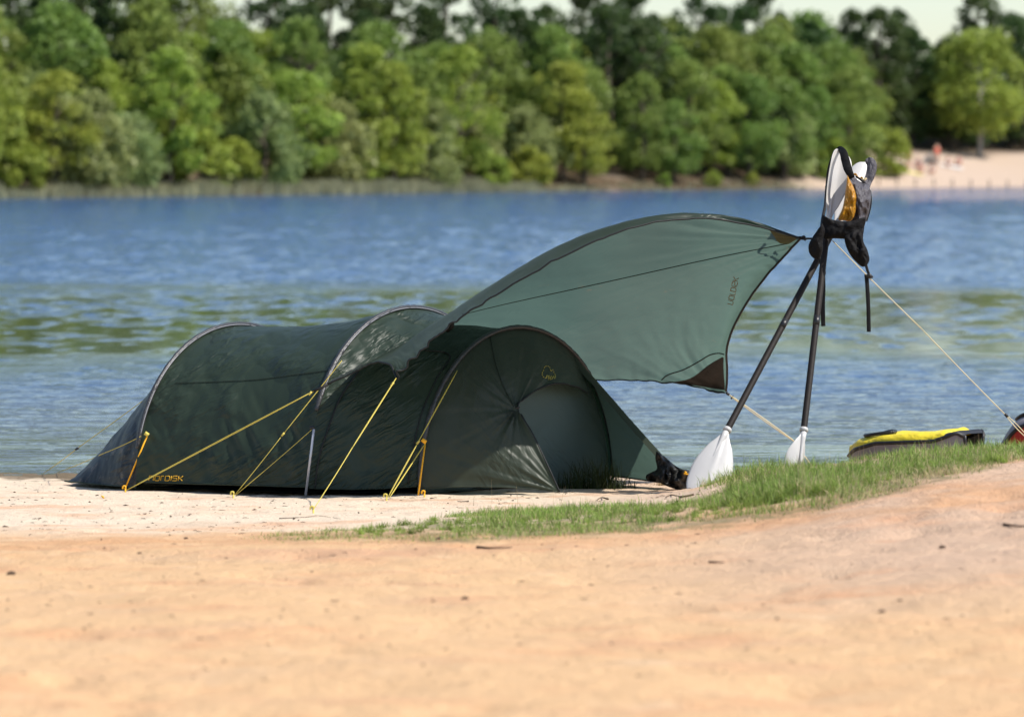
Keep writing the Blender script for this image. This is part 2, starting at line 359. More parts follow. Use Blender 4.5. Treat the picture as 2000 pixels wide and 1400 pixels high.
def water_mat():
    m = bpy.data.materials.new('lake water'); m.use_nodes = True; t = m.node_tree; N = t.nodes; L = t.links; b = N['Principled BSDF']
    b.inputs['IOR'].default_value = 1.33; b.inputs['Specular IOR Level'].default_value = .5
    g = N.new('ShaderNodeNewGeometry'); sp = N.new('ShaderNodeSeparateXYZ'); L.new(g.outputs['Position'], sp.inputs[0])
    def noise(sc, det, mapping, rough=.5, dist=0):
        n = N.new('ShaderNodeTexNoise'); n.inputs['Scale'].default_value = sc; n.inputs['Detail'].default_value = det
        n.inputs['Roughness'].default_value = rough; n.inputs['Distortion'].default_value = dist
        mp = N.new('ShaderNodeMapping'); mp.inputs['Scale'].default_value = mapping; L.new(g.outputs['Position'], mp.inputs[0]); L.new(mp.outputs[0], n.inputs['Vector'])
        return n.outputs[0]
    def math_(op, a, c):
        q = N.new('ShaderNodeMath'); q.operation = op
        for k, s_ in enumerate((a, c)):
            if isinstance(s_, (int, float)): q.inputs[k].default_value = s_
            else: L.new(s_, q.inputs[k])
        return q.outputs[0]
    def mr(src, a, c, lo=0, hi=1):
        q = N.new('ShaderNodeMapRange'); q.interpolation_type = 'SMOOTHSTEP'
        for i, v_ in enumerate((a, c, lo, hi)): q.inputs[i + 1].default_value = v_
        L.new(src, q.inputs[0]); return q.outputs[0]
    big = noise(1, 3, (.10, .16, 1)); streak = noise(1, 6, (.55, .30, 1), .62); streak2 = noise(1, 4, (.5, 2.4, 1), .6)
    # wind: a ruffled main lake, a calmer belt some 45-65 m out, half calm water by the beach
    y = math_('ADD', sp.outputs['Y'], math_('MULTIPLY', math_('SUBTRACT', big, .5), 10))
    belt = math_('MULTIPLY', mr(y, 40, 47), mr(y, 70, 60))
    near = mr(y, 33, 28.5)
    calm = math_('MAXIMUM', math_('MULTIPLY', belt, .9), math_('MULTIPLY', near, 1.0))
    patch = mr(math_('ADD', math_('MULTIPLY', streak, .65), math_('MULTIPLY', streak2, .35)), .42, .56)
    at = N.new('ShaderNodeAttribute'); at.attribute_name = 'tone'
    calmp = at.outputs['Color']; q_ = N.new('ShaderNodeSeparateColor'); L.new(calmp, q_.inputs[0]); calmp = q_.outputs[0]
    amp = math_('SUBTRACT', 1.0, math_('MULTIPLY', calmp, .985))
    h = math_('ADD', math_('MULTIPLY', noise(1, 4, (3.2, 4.6, 1), .62, .4), .060), math_('MULTIPLY', noise(1, 3, (.8, 1.5, 1), .5), .10))
    h = math_('ADD', h, math_('MULTIPLY', noise(1, 2, (14, 18, 1)), .010))
    h = math_('ADD', h, math_('MULTIPLY', noise(1, 2, (.9, 5.5, 1), .5, .3), .055))
    bp = N.new('ShaderNodeBump'); bp.inputs['Distance'].default_value = 1.0
    L.new(h, bp.inputs['Height']); L.new(amp, bp.inputs['Strength']); L.new(bp.outputs[0], b.inputs['Normal'])
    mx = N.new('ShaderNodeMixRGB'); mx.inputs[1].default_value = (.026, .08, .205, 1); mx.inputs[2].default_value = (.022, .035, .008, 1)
    L.new(calmp, mx.inputs[0])  # calm water tinted dark green, the trees' reflection put into the colour
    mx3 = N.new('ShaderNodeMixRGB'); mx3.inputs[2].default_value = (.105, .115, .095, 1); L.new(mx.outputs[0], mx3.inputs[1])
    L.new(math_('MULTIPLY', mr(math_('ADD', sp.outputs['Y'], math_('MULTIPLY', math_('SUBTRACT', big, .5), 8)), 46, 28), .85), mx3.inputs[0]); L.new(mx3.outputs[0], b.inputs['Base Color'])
    b.inputs['Roughness'].default_value = .07
    return m
M['water'] = water_mat()

def leaf_mat(name, base, spread=.35, trans=.4):
    m = bpy.data.materials.new(name); m.use_nodes = True; t = m.node_tree; N = t.nodes; L = t.links; b = N['Principled BSDF']
    b.inputs['Roughness'].default_value = .5; b.inputs['Specular IOR Level'].default_value = .3
    at = N.new('ShaderNodeAttribute'); at.attribute_name = 'tone'
    oi = N.new('ShaderNodeObjectInfo')
    hs = N.new('ShaderNodeHueSaturation'); hs.inputs['Color'].default_value = (*base, 1)
    a = N.new('ShaderNodeMapRange'); a.inputs[3].default_value = .48; a.inputs[4].default_value = .525; L.new(oi.outputs['Random'], a.inputs[0]); L.new(a.outputs[0], hs.inputs['Hue'])
    v_ = N.new('ShaderNodeMath'); v_.operation = 'MULTIPLY_ADD'; v_.inputs[1].default_value = spread * 2; v_.inputs[2].default_value = 1 - spread
    L.new(at.outputs['Fac'], v_.inputs[0]); L.new(v_.outputs[0], hs.inputs['Value'])
    L.new(hs.outputs[0], b.inputs['Base Color'])
    tr = N.new('ShaderNodeBsdfTranslucent'); L.new(hs.outputs[0], tr.inputs[0]); mx = N.new('ShaderNodeMixShader'); mx.inputs[0].default_value = trans
    L.new(b.outputs[0], mx.inputs[1]); L.new(tr.outputs[0], mx.inputs[2]); L.new(mx.outputs[0], N['Material Output'].inputs[0])
    return m
M['leaf_light'] = leaf_mat('light leaves', (.31, .38, .065))
M['leaf_mid'] = leaf_mat('mid green leaves', (.225, .30, .065))
M['leaf_willow'] = leaf_mat('willow leaves', (.30, .345, .12))
M['leaf_dark'] = leaf_mat('dark leaves', (.07, .11, .03))  # darkened leaf colour stands in for the shade inside the wood
M['reed'] = leaf_mat('reeds', (.42, .42, .24), .45)
M['grass'] = leaf_mat('grass blades', (.23, .31, .065), .65)
M['drygrass'] = leaf_mat('dry grass', (.50, .42, .23), .4)
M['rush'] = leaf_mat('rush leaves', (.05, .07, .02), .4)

# ------------------------------------------------------------------ ground, water
xs = np.concatenate([-np.geomspace(320, 4, 60), np.linspace(-3.9, 3.9, 300), np.geomspace(4, 320, 60)])
ys = np.concatenate([np.linspace(-10, 9, 30), np.linspace(9.2, 28.5, 560), np.linspace(29, 60, 20), np.linspace(64, 180, 20), np.linspace(182, 460, 200)])
X, Y = np.meshgrid(xs, ys, indexing='ij')
UP = [[430, 1052], [560, 1040], [700, 1033], [900, 1004], [1100, 994], [1300, 984], [1385, 962], [1450, 938]]
LO = [[430, 1056], [600, 1060], [700, 1058], [900, 1062], [1100, 1052], [1300, 1042], [1500, 1022], [1600, 1004], [1700, 978], [1800, 952], [1900, 928], [2000, 902], [2400, 850]]
ZZ = Z(X, Y); qx, qy = topx(X, np.maximum(Y, 5), ZZ)
tl = np.interp(qx, [p[0] for p in LO], [p[1] for p in LO]) + 8 * fbm(X * 5, Y * 5, 91, 3); tu = np.where(qx < 1440, np.interp(qx, [p[0] for p in UP], [p[1] for p in UP]), 0)
turf = np.clip((tl - qy) / 8, 0, 1) * np.clip((qy - tu) / 8, 0, 1) * ((Y > 16.5) & (Y < 24.2) & (qx > 520)) * np.interp(qx, [520, 900], [.3, .8])
turf = turf * (1 - np.interp(qx, [1250, 1350, 1500, 1620, 1680], [0, 1, 1, .7, 0]) * np.exp(-((qy - np.interp(qx, [1300, 1400, 1500, 1620], [1003, 1000, 990, 972])) / 9.0) ** 2))
g = mesh('ground', np.stack([X, Y, ZZ], -1).reshape(-1, 3), gridf(len(xs), len(ys)), M['ground'], col=turf.ravel())
tag(g, 'pale sandy beach rising into an orange sand bank, brown earth on the far shore', kind='structure')
wx = np.concatenate([-np.geomspace(320, 35, 10), np.linspace(-34, -13.2, 90), np.linspace(-13, -4.6, 110), np.linspace(-4.55, 4.55, 330), np.linspace(4.6, 13, 110), np.linspace(13.2, 42, 110), np.geomspace(43, 320, 10)])
wy = [24.9]
while wy[-1] < 240: wy.append(wy[-1] + .030 * (wy[-1] / 28) ** 1.55)
wy = np.array(wy + list(np.geomspace(242, 600, 40)))
X, Y = np.meshgrid(wx, wy, indexing='ij')
def calmness(x, y):
    """0 ruffled .. 1 glassy: gusts leave calmer belts on the lake"""
    yy = y + 5 * fbm(x * .10, y * .16, 301, 3)
    sm = lambda v, a, b: np.clip((v - a) / (b - a), 0, 1) ** 2 * (3 - 2 * np.clip((v - a) / (b - a), 0, 1))
    belt = sm(yy, 38, 46) * sm(yy, 74, 62); nearb = sm(yy, 34, 28.5)
    p = fbm(x * .28, y * .16, 311, 3) * .42 + fbm(x * 4.2, y * 1.9, 321, 3) * .72
    return np.clip(belt * sm(p, -.52, -.04) + nearb * sm(fbm(x * .45, y * 2.4, 331, 4), -.16, .12) * .9, 0, 1)
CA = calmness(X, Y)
att = np.clip((238 - Y) / 40, 0, 1) * np.clip((Y - 26.9) / 1.5, 0, 1)
wz = .009 * fbm(X * 1.1 + Y * .25, Y * 3.6, 341, 3) + .0070 * fbm(X * 3.4, Y * 8.5, 351, 3) + .006 * fbm(X * .35, Y * 1.1, 361, 2)
wz = wz + np.clip((Y - 60) / 60, 0, 1) * (.012 * fbm(X * .22, Y * .5, 371, 3) + .016 * fbm(X * .6, Y * 1.5, 381, 2))
wz = wz * (1 - .985 * CA) * att * np.clip((Y - 26) / 9, .35, 1.15) * 1.5
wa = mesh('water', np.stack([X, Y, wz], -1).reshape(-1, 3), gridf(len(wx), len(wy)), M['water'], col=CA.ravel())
tag(wa, 'blue rippled lake with calmer greenish bands', kind='structure')

# ------------------------------------------------------------------ tunnel tent
tent = empty('tunnel_tent', P(800, 955, 25), 'dark green tunnel tent with three hoops pitched on the sand', 'tent')
NH = 49
TH = np.linspace(0, math.pi, NH)
def hoop(n, f, H, lean=(0, 0), pw=.92, r=1.0):
    n = np.array(n); f = np.array(f); c = (n + f) / 2; a = (n - f) / 2
    s = np.abs(np.sin(TH)) ** pw
    q = c + np.cos(TH)[:, None] * a
    q[:, 2] += s * H; q[:, 0] += s * lean[0]; q[:, 1] += s * lean[1]
    return q
gz = lambda p: (p.x, p.y, float(Z(p.x, p.y)))
H1 = hoop(gz(P(266, 956, 25.0)), gz(P(655, 930, 26.7)), 1.00, (0, 0), .9)
H2 = hoop(gz(P(603, 968, 24.45)), gz(P(995, 930, 26.3)), 1.115, (0, 0), .86)
H3 = hoop(gz(P(822, 966, 24.5)), gz(P(1196, 935, 25.9)), .985, (0, 0), .92)
nv = 80
def wr(G, amp, su, sv, seed, mask=None):
    n = normals(G); nu, nw = G.shape[:2]
    u, v = np.meshgrid(np.linspace(0, 1, nu), np.linspace(0, 1, nw), indexing='ij')
    w_ = fbm(u * su, v * sv, seed, 3) * amp
    if mask is not None: w_ = w_ * mask(u, v)
    return G + n * w_[..., None]
def diag(u, v, seed, k, amp, sl):
    """slanting tension wrinkles in patches"""
    a = fbm((u + v * sl) * k, (v - u * sl) * 3, seed, 3); m_ = np.clip(fbm(u * 4, v * 4, seed + 9, 2) * 2.2 + .3, 0, 1)
    return a * m_ * amp
def loft(A, B, sag, hem=.045, gap=.04, seed=1, diagk=(26, .010, .35)):
    A = cr(A, 160); B = cr(B, 160)
    v = np.linspace(0, 1, 120)[None, :, None]
    G = A[:, None] * (1 - v) + B[:, None] * v
    c = ((A[0] + A[-1]) / 2)[None, None] * (1 - v) + ((B[0] + B[-1]) / 2)[None, None] * v
    th = np.linspace(0, 1, 160)[:, None, None]
    env = np.sin(np.pi * th) ** .5
    r = c + np.array([0, 0, .25]) - G; r /= np.linalg.norm(r, axis=-1, keepdims=True)
    G = G + r * sag * 4 * v * (1 - v) * env
    lift = (gap + hem * 4 * v * (1 - v)) * np.maximum(0, 1 - np.minimum(th, 1 - th) * 9)
    G[..., 2:3] += lift
    u2, v2 = np.meshgrid(np.linspace(0, 1, 160), np.linspace(0, 1, 120), indexing='ij')
    edge = np.clip(np.minimum(v2, 1 - v2) * 12, 0, 1)
    n = normals(G)
    G = G + n * (edge * (diag(u2, v2, seed, *diagk) + .006 * fbm(u2 * 7, v2 * 9, seed + 4, 3)))[..., None]
    return G
S1 = loft(H1, H2, .045, .0, .055, 11, (30, .020, .5))
S2 = loft(H2, H3, .03, -.012, .05, 23, (24, .012, .25))
o1 = surf('fly_panel', S1, M['fly'], tent); tag(o1, 'dark green fly panel between the first and second hoop')
o2 = surf('fly_panel', S2, M['fly'], tent); tag(o2, 'dark green fly panel between the second and third hoop')
# tail
Tn = P(124, 951, 25.6); Tf = P(230, 930, 26.6)
tail_end = line((Tn.x, Tn.y, float(Z(Tn.x, Tn.y)) + .012), (Tf.x, Tf.y, float(Z(Tf.x, Tf.y)) + .02), NH)
tail_end[:, 2] += np.sin(TH) * .03
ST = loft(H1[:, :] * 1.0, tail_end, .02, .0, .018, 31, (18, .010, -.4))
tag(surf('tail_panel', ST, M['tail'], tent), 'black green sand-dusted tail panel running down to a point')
# near vestibule panel
Hh = cr(H3, 200)[: int(200 * .74)]
def vest():
    outer = PP([(1093, 965, 24.55), (1072, 915, 24.58), (1042, 853, 24.65), (1011, 797, 24.72), (1030, 774, 24.8), (1058, 757, 24.95), (1090, 750, 25.1), (1122, 754, 25.3), (1150, 768, 25.5)])
    outer[0, 2] = Z(outer[0, 0], outer[0, 1]) + .015
    A = cr(Hh, 150); B = cr(outer, 150)
    v = np.linspace(0, 1, 110)[None, :, None]; G = A[:, None] * (1 - v) + B[:, None] * v
    u2, v2 = np.meshgrid(np.linspace(0, 1, 150), np.linspace(0, 1, 110), indexing='ij')
    G[..., 2] += (.035 * (1 - v2) + .02 * 4 * v2 * (1 - v2)) * np.clip(1 - u2 * 14, 0, 1)
    n = normals(G); edge = np.clip(v2 * 10, 0, 1)
    # wrinkles running towards the stake corner and the toggle
    dx = np.stack([G[..., 0] - outer[0, 0], G[..., 2] - outer[0, 2]], -1); ang = np.arctan2(dx[..., 1], dx[..., 0]); rad = np.linalg.norm(dx, axis=-1)
    wv = fbm(ang * 9, rad * 1.2, 50, 3) * .030 * np.exp(-rad / .55) * np.clip(rad / .12, 0, 1)
    k = PP([(1008, 800, 24.72)])[0]; dk = np.stack([G[..., 0] - k[0], G[..., 2] - k[2]], -1); a2 = np.arctan2(dk[..., 1], dk[..., 0]); r2 = np.linalg.norm(dk, axis=-1)
    wv = wv + fbm(a2 * 7, r2 * 1.5, 60, 3) * .034 * np.exp(-r2 / .22) * np.clip(r2 / .03, 0, 1)
    wv = wv + .006 * fbm(u2 * 8, v2 * 8, 70, 3)
    G = G + n * (wv * edge)[..., None]
    G[:, :, 1] -= .05 * np.sin(np.pi * v2) * np.sin(np.pi * np.clip(u2 * 1.1, 0, 1))
    return G
SV = vest()
nearp = surf('vestibule_panel', SV, M['vest'], tent); tag(nearp, 'grey green vestibule flap pulled out to its stake')
# far vestibule panel, seen from inside through the door
Fp = P(1346, 944, 25.1); Fp.z = float(Z(Fp.x, Fp.y)) + .02
FH = cr(H3, 200)[int(200 * .70):]
FE = line(Fp, np.array(Fp) + np.array([.03, .03, -.01]), 100)
A = cr(FH, 100); v = np.linspace(0, 1, 90)[None, :, None]
SF = A[:, None] * (1 - v) + FE[:, None] * v
u2, v2 = np.meshgrid(np.linspace(0, 1, 100), np.linspace(0, 1, 90), indexing='ij')
SF = SF + normals(SF) * (.012 * fbm(u2 * 4, v2 * 3, 80, 3) * np.clip(v2 * 9, 0, 1) * (1 - v2) + .02 * np.sin(np.pi * v2) * np.sin(np.pi * u2))[..., None]
SF[..., 2] += .05 * np.clip((u2 - .9) * 10, 0, 1) * (1 - v2)
tag(surf('vestibule_panel', SF, M['farfly'], tent), 'blue green far side of the vestibule running down to the front peg')
# rim band along the ridge of the vestibule
rim = []
for k in range(60):
    t_ = k / 59; a = SF[0, int(t_ * 89)]; rim.append([a + np.array([0, -.012, .006]), a + np.array([-.012 - .012 * t_, -.03, -.035 + .012 * t_])])
tag(surf('ridge_band', np.array(rim), M['vest'], tent), 'pale green band along the vestibule ridge')
# inner door hanging in the front hoop
A = cr(H3, 120); c0 = (A[0] + A[-1]) / 2
hb = A.copy(); hb[:, 2] = Z(hb[:, 0], hb[:, 1]) + .02
v = np.linspace(0, 1, 60)[None, :, None]
SI = A[:, None] * (1 - v) + hb[:, None] * v
SI = SI + np.array([-.02, .012, -.012])
u2, v2 = np.meshgrid(np.linspace(0, 1, 120), np.linspace(0, 1, 60), indexing='ij')
SI = SI + np.array([.5, -.85, 0]) * (diag(u2, v2, 90, 16, .010, .6) + .06 * np.sin(np.pi * u2) * np.sin(np.pi * v2) + .012 * fbm(u2 * 3, v2 * 3, 4, 2))[..., None]
tag(surf('inner_door', SI, M['inner'], tent), 'blue green inner door panel')
# groundsheet, and an inner body coloured dark to fill the shaded inside
gs = []
for Hk in (H1, H2, H3):
    a, b = Hk[0], Hk[-1]; q = line(a + (b - a) * .02, b - (b - a) * .05, 20); q[:, 2] = Z(q[:, 0], q[:, 1]) + .02; gs.append(q)
gs = cr(np.array(gs), 40)
gs[..., 2] = Z(gs[..., 0], gs[..., 1]) + .022
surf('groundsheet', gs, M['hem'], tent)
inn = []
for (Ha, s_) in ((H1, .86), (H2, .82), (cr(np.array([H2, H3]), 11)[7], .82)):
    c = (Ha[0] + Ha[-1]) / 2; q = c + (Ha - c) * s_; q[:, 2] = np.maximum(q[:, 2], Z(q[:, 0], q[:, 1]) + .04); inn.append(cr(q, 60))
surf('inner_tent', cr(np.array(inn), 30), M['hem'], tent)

dg = None
def caster(*Gs):
    v = []; f = []
    for G in Gs:
        nu, nw = G.shape[:2]; o = len(v); v += [Vector(q) for q in G.reshape(-1, 3)]; f += [tuple(int(i) for i in q) for q in gridf(nu, nw, o)]
    return BVHTree.FromPolygons(v, f)
def on(bvh, pts, lift=.006, n=60, raw=False):
    """lay a photographed line on a real surface"""
    p = cr(np.array(pts, float), n) if (len(pts) > 2 and not raw) else (np.array(pts, float) if raw else line((*pts[0], 0), (*pts[1], 0), n)[:, :2])
    out = []
    for (x, y) in p:
        r = (R @ Vector(((x - 1000) / F, (700 - y) / F, -1.0))).normalized()
        h = bvh.ray_cast(Vector((0, 0, CAMH)), r)
        if h[0] is not None:
            out.append(h[0] - r * lift)
    return np.array(out)
B1 = caster(S1); B2 = caster(S2); BV = caster(SV); BS = caster(SF)
# pole sleeves
def sleeve(Hk, i0, i1, r=.014):
    A = cr(Hk, 200)[i0:i1]; c = (Hk[0] + Hk[-1]) / 2
    o = A - c; o /= np.linalg.norm(o, axis=1, keepdims=True)
    jit = 1 + .22 * fbm(np.arange(len(A)) * .55, np.arange(len(A)) * 0, 7, 2)
    return tube('pole_sleeve', A + o * .012, r * jit, M['sleeve'], tent, 10), A + o * .012
s1, A1 = sleeve(H1, 14, 196); s2, A2 = sleeve(H2, 26, 196); s3, A3 = sleeve(H3, 2, 198, .0145)
# painted highlight: pale line along the sleeves of the two rear hoops
M['highlight'] = mat('pale sleeve piping', (.26, .26, .28), .4, .5)
for A_, G_ in ((A1, None), (A2, None)):
    tube('sleeve_highlight', A_[6:100] + np.array([.006, -.013, -.004]), .003, M['highlight'], s1 if A_ is A1 else s2, 6)
# bare pole ends
q = line(P(613, 838, 24.36), (*P(597, 968, 24.4).xy, float(Z(*P(597, 968, 24.4).xy)) + .01), 2)
tube('pole', q, .0075, M['pole'], tent)
# seams and zips
tube('seam', on(B1, [(342, 748), (420, 745), (500, 741), (580, 731), (655, 721)]), .0022, M['seam'], tent, 5)
tube('zip', on(B2, [(614, 966), (622, 900), (640, 840), (664, 778), (700, 725)]), .0055, M['hem'], tent, 6)
tube('zip', on(B2, [(795, 962), (806, 880), (826, 800), (855, 735), (878, 700), (868, 688), (830, 684)]), .004, M['hem'], tent, 6)
tube('seam', on(BV, [(957, 655), (968, 710), (984, 755), (1002, 790)]), .003, M['seam'], tent, 5)
tube('seam', on(BV, [(1003, 793), (1035, 768), (1070, 757), (1092, 752)]), .0025, M['seam'], tent, 5)
hemv = tube('door_zip', SV[::2, -1], .006, M['hem'], tent, 6)
tube('hem', SV[0, ::3], .004, M['vest'], tent, 6)
tube('hem', SF[-1, ::3], .005, M['hem'], tent, 6)
for G_ in (S1, S2, ST): tube('hem', G_[0, ::3], .0055, M['fly'], tent, 6)
mb = MB()
for (x, y) in ((1088, 752), (1094, 753.5)): pass
tog = on(BV, [(1080, 749), (1098, 751)], .012, 4)
if len(tog) > 1: tube('zip_pull', tog, .004, M['pole'], tent, 6)
tg = np.array([P(1006, 797, 24.66), P(1015, 795, 24.66)]); tube('toggle', tg, .006, M['black'], tent, 8)
bt = on(B2, [(836, 858), (826, 866)], .012, 3)

# lettering: strokes in a unit square, laid on the cloth
LET = {'n': [[(0, 0), (0, 1), (.75, 1), (1, .8), (1, 0)]], 'o': [[(.1, 0), (0, .2), (0, .85), (.15, 1), (.9, 1), (1, .85), (1, .15), (.85, 0), (.1, 0)]],
       'r': [[(0, 0), (0, 1), (.9, 1)]], 'D': [[(0, 0), (0, 1), (.75, 1), (1, .78), (1, .22), (.75, 0), (0, 0)]], 'I': [[(0, 0), (0, 1)]],
       'S': [[(0, 0), (.85, 0), (1, .15), (1, .4), (.85, .52), (.12, .52), (0, .65), (0, .85), (.12, 1), (1, 1)]],
       'K': [[(0, 0), (0, 1)], [(1, 1), (.3, .5), (1, 0)], [(0, .5), (.3, .5)]]}
def write(bvh, org, ex, ey, h, matl, parent, rad, name='lettering'):
    """nORDISK wordmark; org pixel, ex/ey pixel axes"""
    mb = MB(); x = 0
    for ch, wd in (('n', .95), ('o', .95), ('r', .6), ('D', .95), ('I', .0), ('S', .9), ('K', .9)):
        for st in LET[ch]:
            p = []
            for (a, b) in zip(st[:-1], st[1:]):
                for t_ in (0, .5): p.append((a[0] + (b[0] - a[0]) * t_, a[1] + (b[1] - a[1]) * t_))
            p.append(st[-1])
            pp = [(org[0] + ex[0] * (x + q[0] * wd) * h + ey[0] * (q[1] + 0) * h, org[1] + ex[1] * (x + q[0] * wd) * h + ey[1] * q[1] * h) for q in p]
            W = on(bvh, pp, .004, raw=True)
            if len(W) > 1: mb.tube(W, rad, 5)
        x += wd + .34
    return mb.build(name, matl, parent)
write(B1, (290.5, 938.0), (1, .008), (.14, -1), 9.0, M['logo'], o1, .0028)
# bear emblem of dashes above the door
eb = [(1062, 722), (1059, 728), (1060, 734), (1065, 738), (1069, 733), (1073, 737), (1071, 741), (1078, 740), (1080, 736), (1085, 734), (1082, 728), (1080, 722), (1076, 724), (1074, 718), (1070, 715), (1064, 716), (1062, 722)]
mb = MB()
W = on(BV, eb, .005, 90)
for k in range(0, len(W) - 3, 4): mb.tube(W[k:k + 3], .0028, 5)
for k in range(5):
    W = on(BV, [(1067 + k * 4, 738 + k * .3), (1069 + k * 4, 733 + k * .4)], .005, 3)
    if len(W) > 1: mb.tube(W, .0028, 5)
mb.build('emblem', M['logo2'], nearp)

# guylines of the tent
def guy(pts, double=(0, 0), r=.0019, m_='yellow', name='guyline', parent=None, sl=None):
    mb = MB()
    for a, b, dbl in zip(pts[:-1], pts[1:], list(double) + [0] * 9):
        a = np.array(a); b = np.array(b)
        if dbl:
            off = np.array([0.0075, 0, .0075]); n = 12; t_ = np.linspace(0, 1, n)[:, None]; bow = np.sin(np.pi * t_) ** .5
            mb.tube(a * (1 - t_) + b * t_ + off * bow * dbl, r); mb.tube(a * (1 - t_) + b * t_ - off * bow * dbl, r)
        else: mb.tube(line(a, b, 8, .004), r)
    o = mb.build(name, M[m_], parent or tent)
    for s_ in (sl or []):
        s_ = np.array(s_); MB().tube([s_ + [-.008, 0, -.01], s_, s_ + [.008, 0, .01]], .006, 8).build('line_slider', M['yellow' if m_ == 'yellow' else 'black'], o)
    return o
def gp(px, py, up=.0, back=0):
    q = GH(px, py); return Vector((q.x, q.y + back, q.z + up))
BA = caster(S1, S2, SV, ST)
def fs(px, py, lift=.03):
    q = on(BA, [(px, py), (px + .1, py)], lift, raw=True)
    return Vector(q[0])
def between(a, b, t_): return a + (b - a) * t_
K1 = fs(668, 704, .14); Kt = gp(458, 970, .01); k2 = between(K1, Kt, .55)
guy([K1, k2, Kt], (.7, 0), sl=[k2])
guy([fs(612, 836, .04), Kt + Vector((.006, 0, 0))], (0,))
K4 = gp(757, 976, .01); K3 = fs(893, 724, .05); ks = between(K3, K4, .57)
guy([K3, ks, K4], (.6, .7), sl=[ks])
guy([fs(830, 866, .04), K4 + Vector((.01, 0, 0))], (.5,), r=.0025)
def strap(a, b, wdt=.011, m_='orange'):
    return tube('strap', line(a, b, 2), [wdt * .5] * 2, M[m_], tent, 6)
strap(fs(831, 861, .04), gp(817, 970, .01)); strap(fs(289, 847, .03), gp(244, 958, .01))
MB().tube(line(P(283, 845, 24.98), P(290, 850, 24.98)), .012, 8).build('buckle', M['yellow'], tent)
MB().tube(line(P(824, 858, 24.4), P(832, 864, 24.4)), .012, 8).build('buckle', M['orange'], tent)
MB().tube(line(P(605, 836, 24.42), P(614, 834, 24.42)), .012, 8).build('buckle', M['black'], tent)
ks = P(150, 876, 25.6)
guy([P(345, 733, 25.4), ks, gp(85, 927, .01)], (0, 0), .0022, sl=[])
tube('line_slider', line(P(147, 878, 25.6), P(154, 874, 25.6)), .007, M['black'], tent)
guy([P(275, 852, 25.0), P(205, 884, 25.3), gp(112, 926, .01)], (0, 0), .0022)
guy([P(495, 650, 25.8), P(846, 618, 25.4)], (0,), .0024)
tube('line_slider', line(P(843, 619, 25.35), P(852, 622, 25.35)), .009, M['black'], tent)

# ------------------------------------------------------------------ tarp
tarp = empty('tarp', P(1100, 960, 24.8), 'large grey green tarp stretched from the tent to the crossed paddles', 'tarp')
near = [(774, 738, 24.0), (795, 715, 24.0), (830, 679, 24.0), (880, 634, 24.0), (950, 585, 24.0), (1080, 510, 24.02), (1220, 449, 24.12), (1350, 427, 24.3), (1470, 440, 24.4), (1572, 468, 24.4)]
crest = [(762, 711, 24.1), (772, 694, 24.25), (812, 656, 24.4), (868, 617, 24.42), (945, 566, 24.42), (1080, 489, 24.38), (1220, 439, 24.32), (1350, 422, 24.42), (1470, 436, 24.44), (1572, 467, 24.4)]
seamr = [(732, 707, 24.25), (752, 695, 24.5), (805, 662, 24.7), (880, 622, 24.85), (965, 597, 24.9), (1090, 571, 24.9), (1220, 543, 24.9), (1350, 515, 24.88), (1450, 493, 24.72), (1560, 470, 24.43)]
far = [(640, 751, 24.3), (697, 719, 24.65), (775, 679, 25.2), (862, 668, 25.7), (980, 705, 26.0), (1125, 741, 26.2), (1225, 740, 26.3), (1310, 746, 26.3), (1375, 757, 26.2), (1418, 766, 26.1)]
def mixrow(a, b, t_, end):
    r = [tuple(np.array(p) * (1 - t_) + np.array(q) * t_) for p, q in zip(a[:-1], b[:-1])]
    return r + [end]
q1 = mixrow(seamr, far, .33, (1478, 562, 24.85)); q2 = mixrow(seamr, far, .68, (1424, 664, 25.5))
rows = [near, crest, seamr, q1, q2, far]
TG = np.array([cr(PP(r_), 200) for r_ in rows])
TG = cr(TG, 150).transpose(1, 0, 2)           # (s,t)
u2, v2 = np.meshgrid(np.linspace(0, 1, 200), np.linspace(0, 1, 150), indexing='ij')
n = normals(TG)
def corner_wr(cx, k, amp, fall, seed):
    c = np.array(cx); D_ = TG - c; r_ = np.linalg.norm(D_, axis=-1); a_ = np.arctan2(D_[..., 2], D_[..., 0] + D_[..., 1] * .7)
    return fbm(a_ * k, r_ * 1.5, seed, 3) * amp * np.exp(-r_ / fall) * np.clip(r_ / .08, 0, 1)
wv = corner_wr(P(1418, 766, 26.1), 12, .055, .42, 101) + corner_wr(P(1572, 468, 24.4), 14, .022, .6, 111) + corner_wr(P(774, 738, 24.0), 8, .022, .3, 121)
wv += .006 * fbm(u2 * 5, v2 * 5, 131, 3) + .030 * fbm(u2 * 60, v2 * 6, 141, 2) * np.exp(-v2 * 9) * np.exp(-u2 * 2.2)
wv += diag(u2, v2, 151, 26, .004, .9)
wv += .010 * fbm(u2 * 34, v2 * 3, 161, 3) * np.clip((v2 - .86) / .14, 0, 1)
TG = TG + n * wv[..., None]
can = surf('canopy', TG, M['tarp'], tarp)
for nm, q, rr in (('hem', TG[:, 0], .006), ('hem', TG[:, -1], .0065), ('hem', TG[0], .006), ('hem', TG[-1], .0075)):
    tube(nm, q[::2], rr, M['hem'], can, 6)
ti = int(150 * .4); BT = caster(TG)
tube('seam', on(BT, [(903, 614), (1000, 591), (1120, 565), (1220, 543), (1350, 514), (1440, 495), (1538, 476)], .004, 90), .003, M['seam'], can, 5)
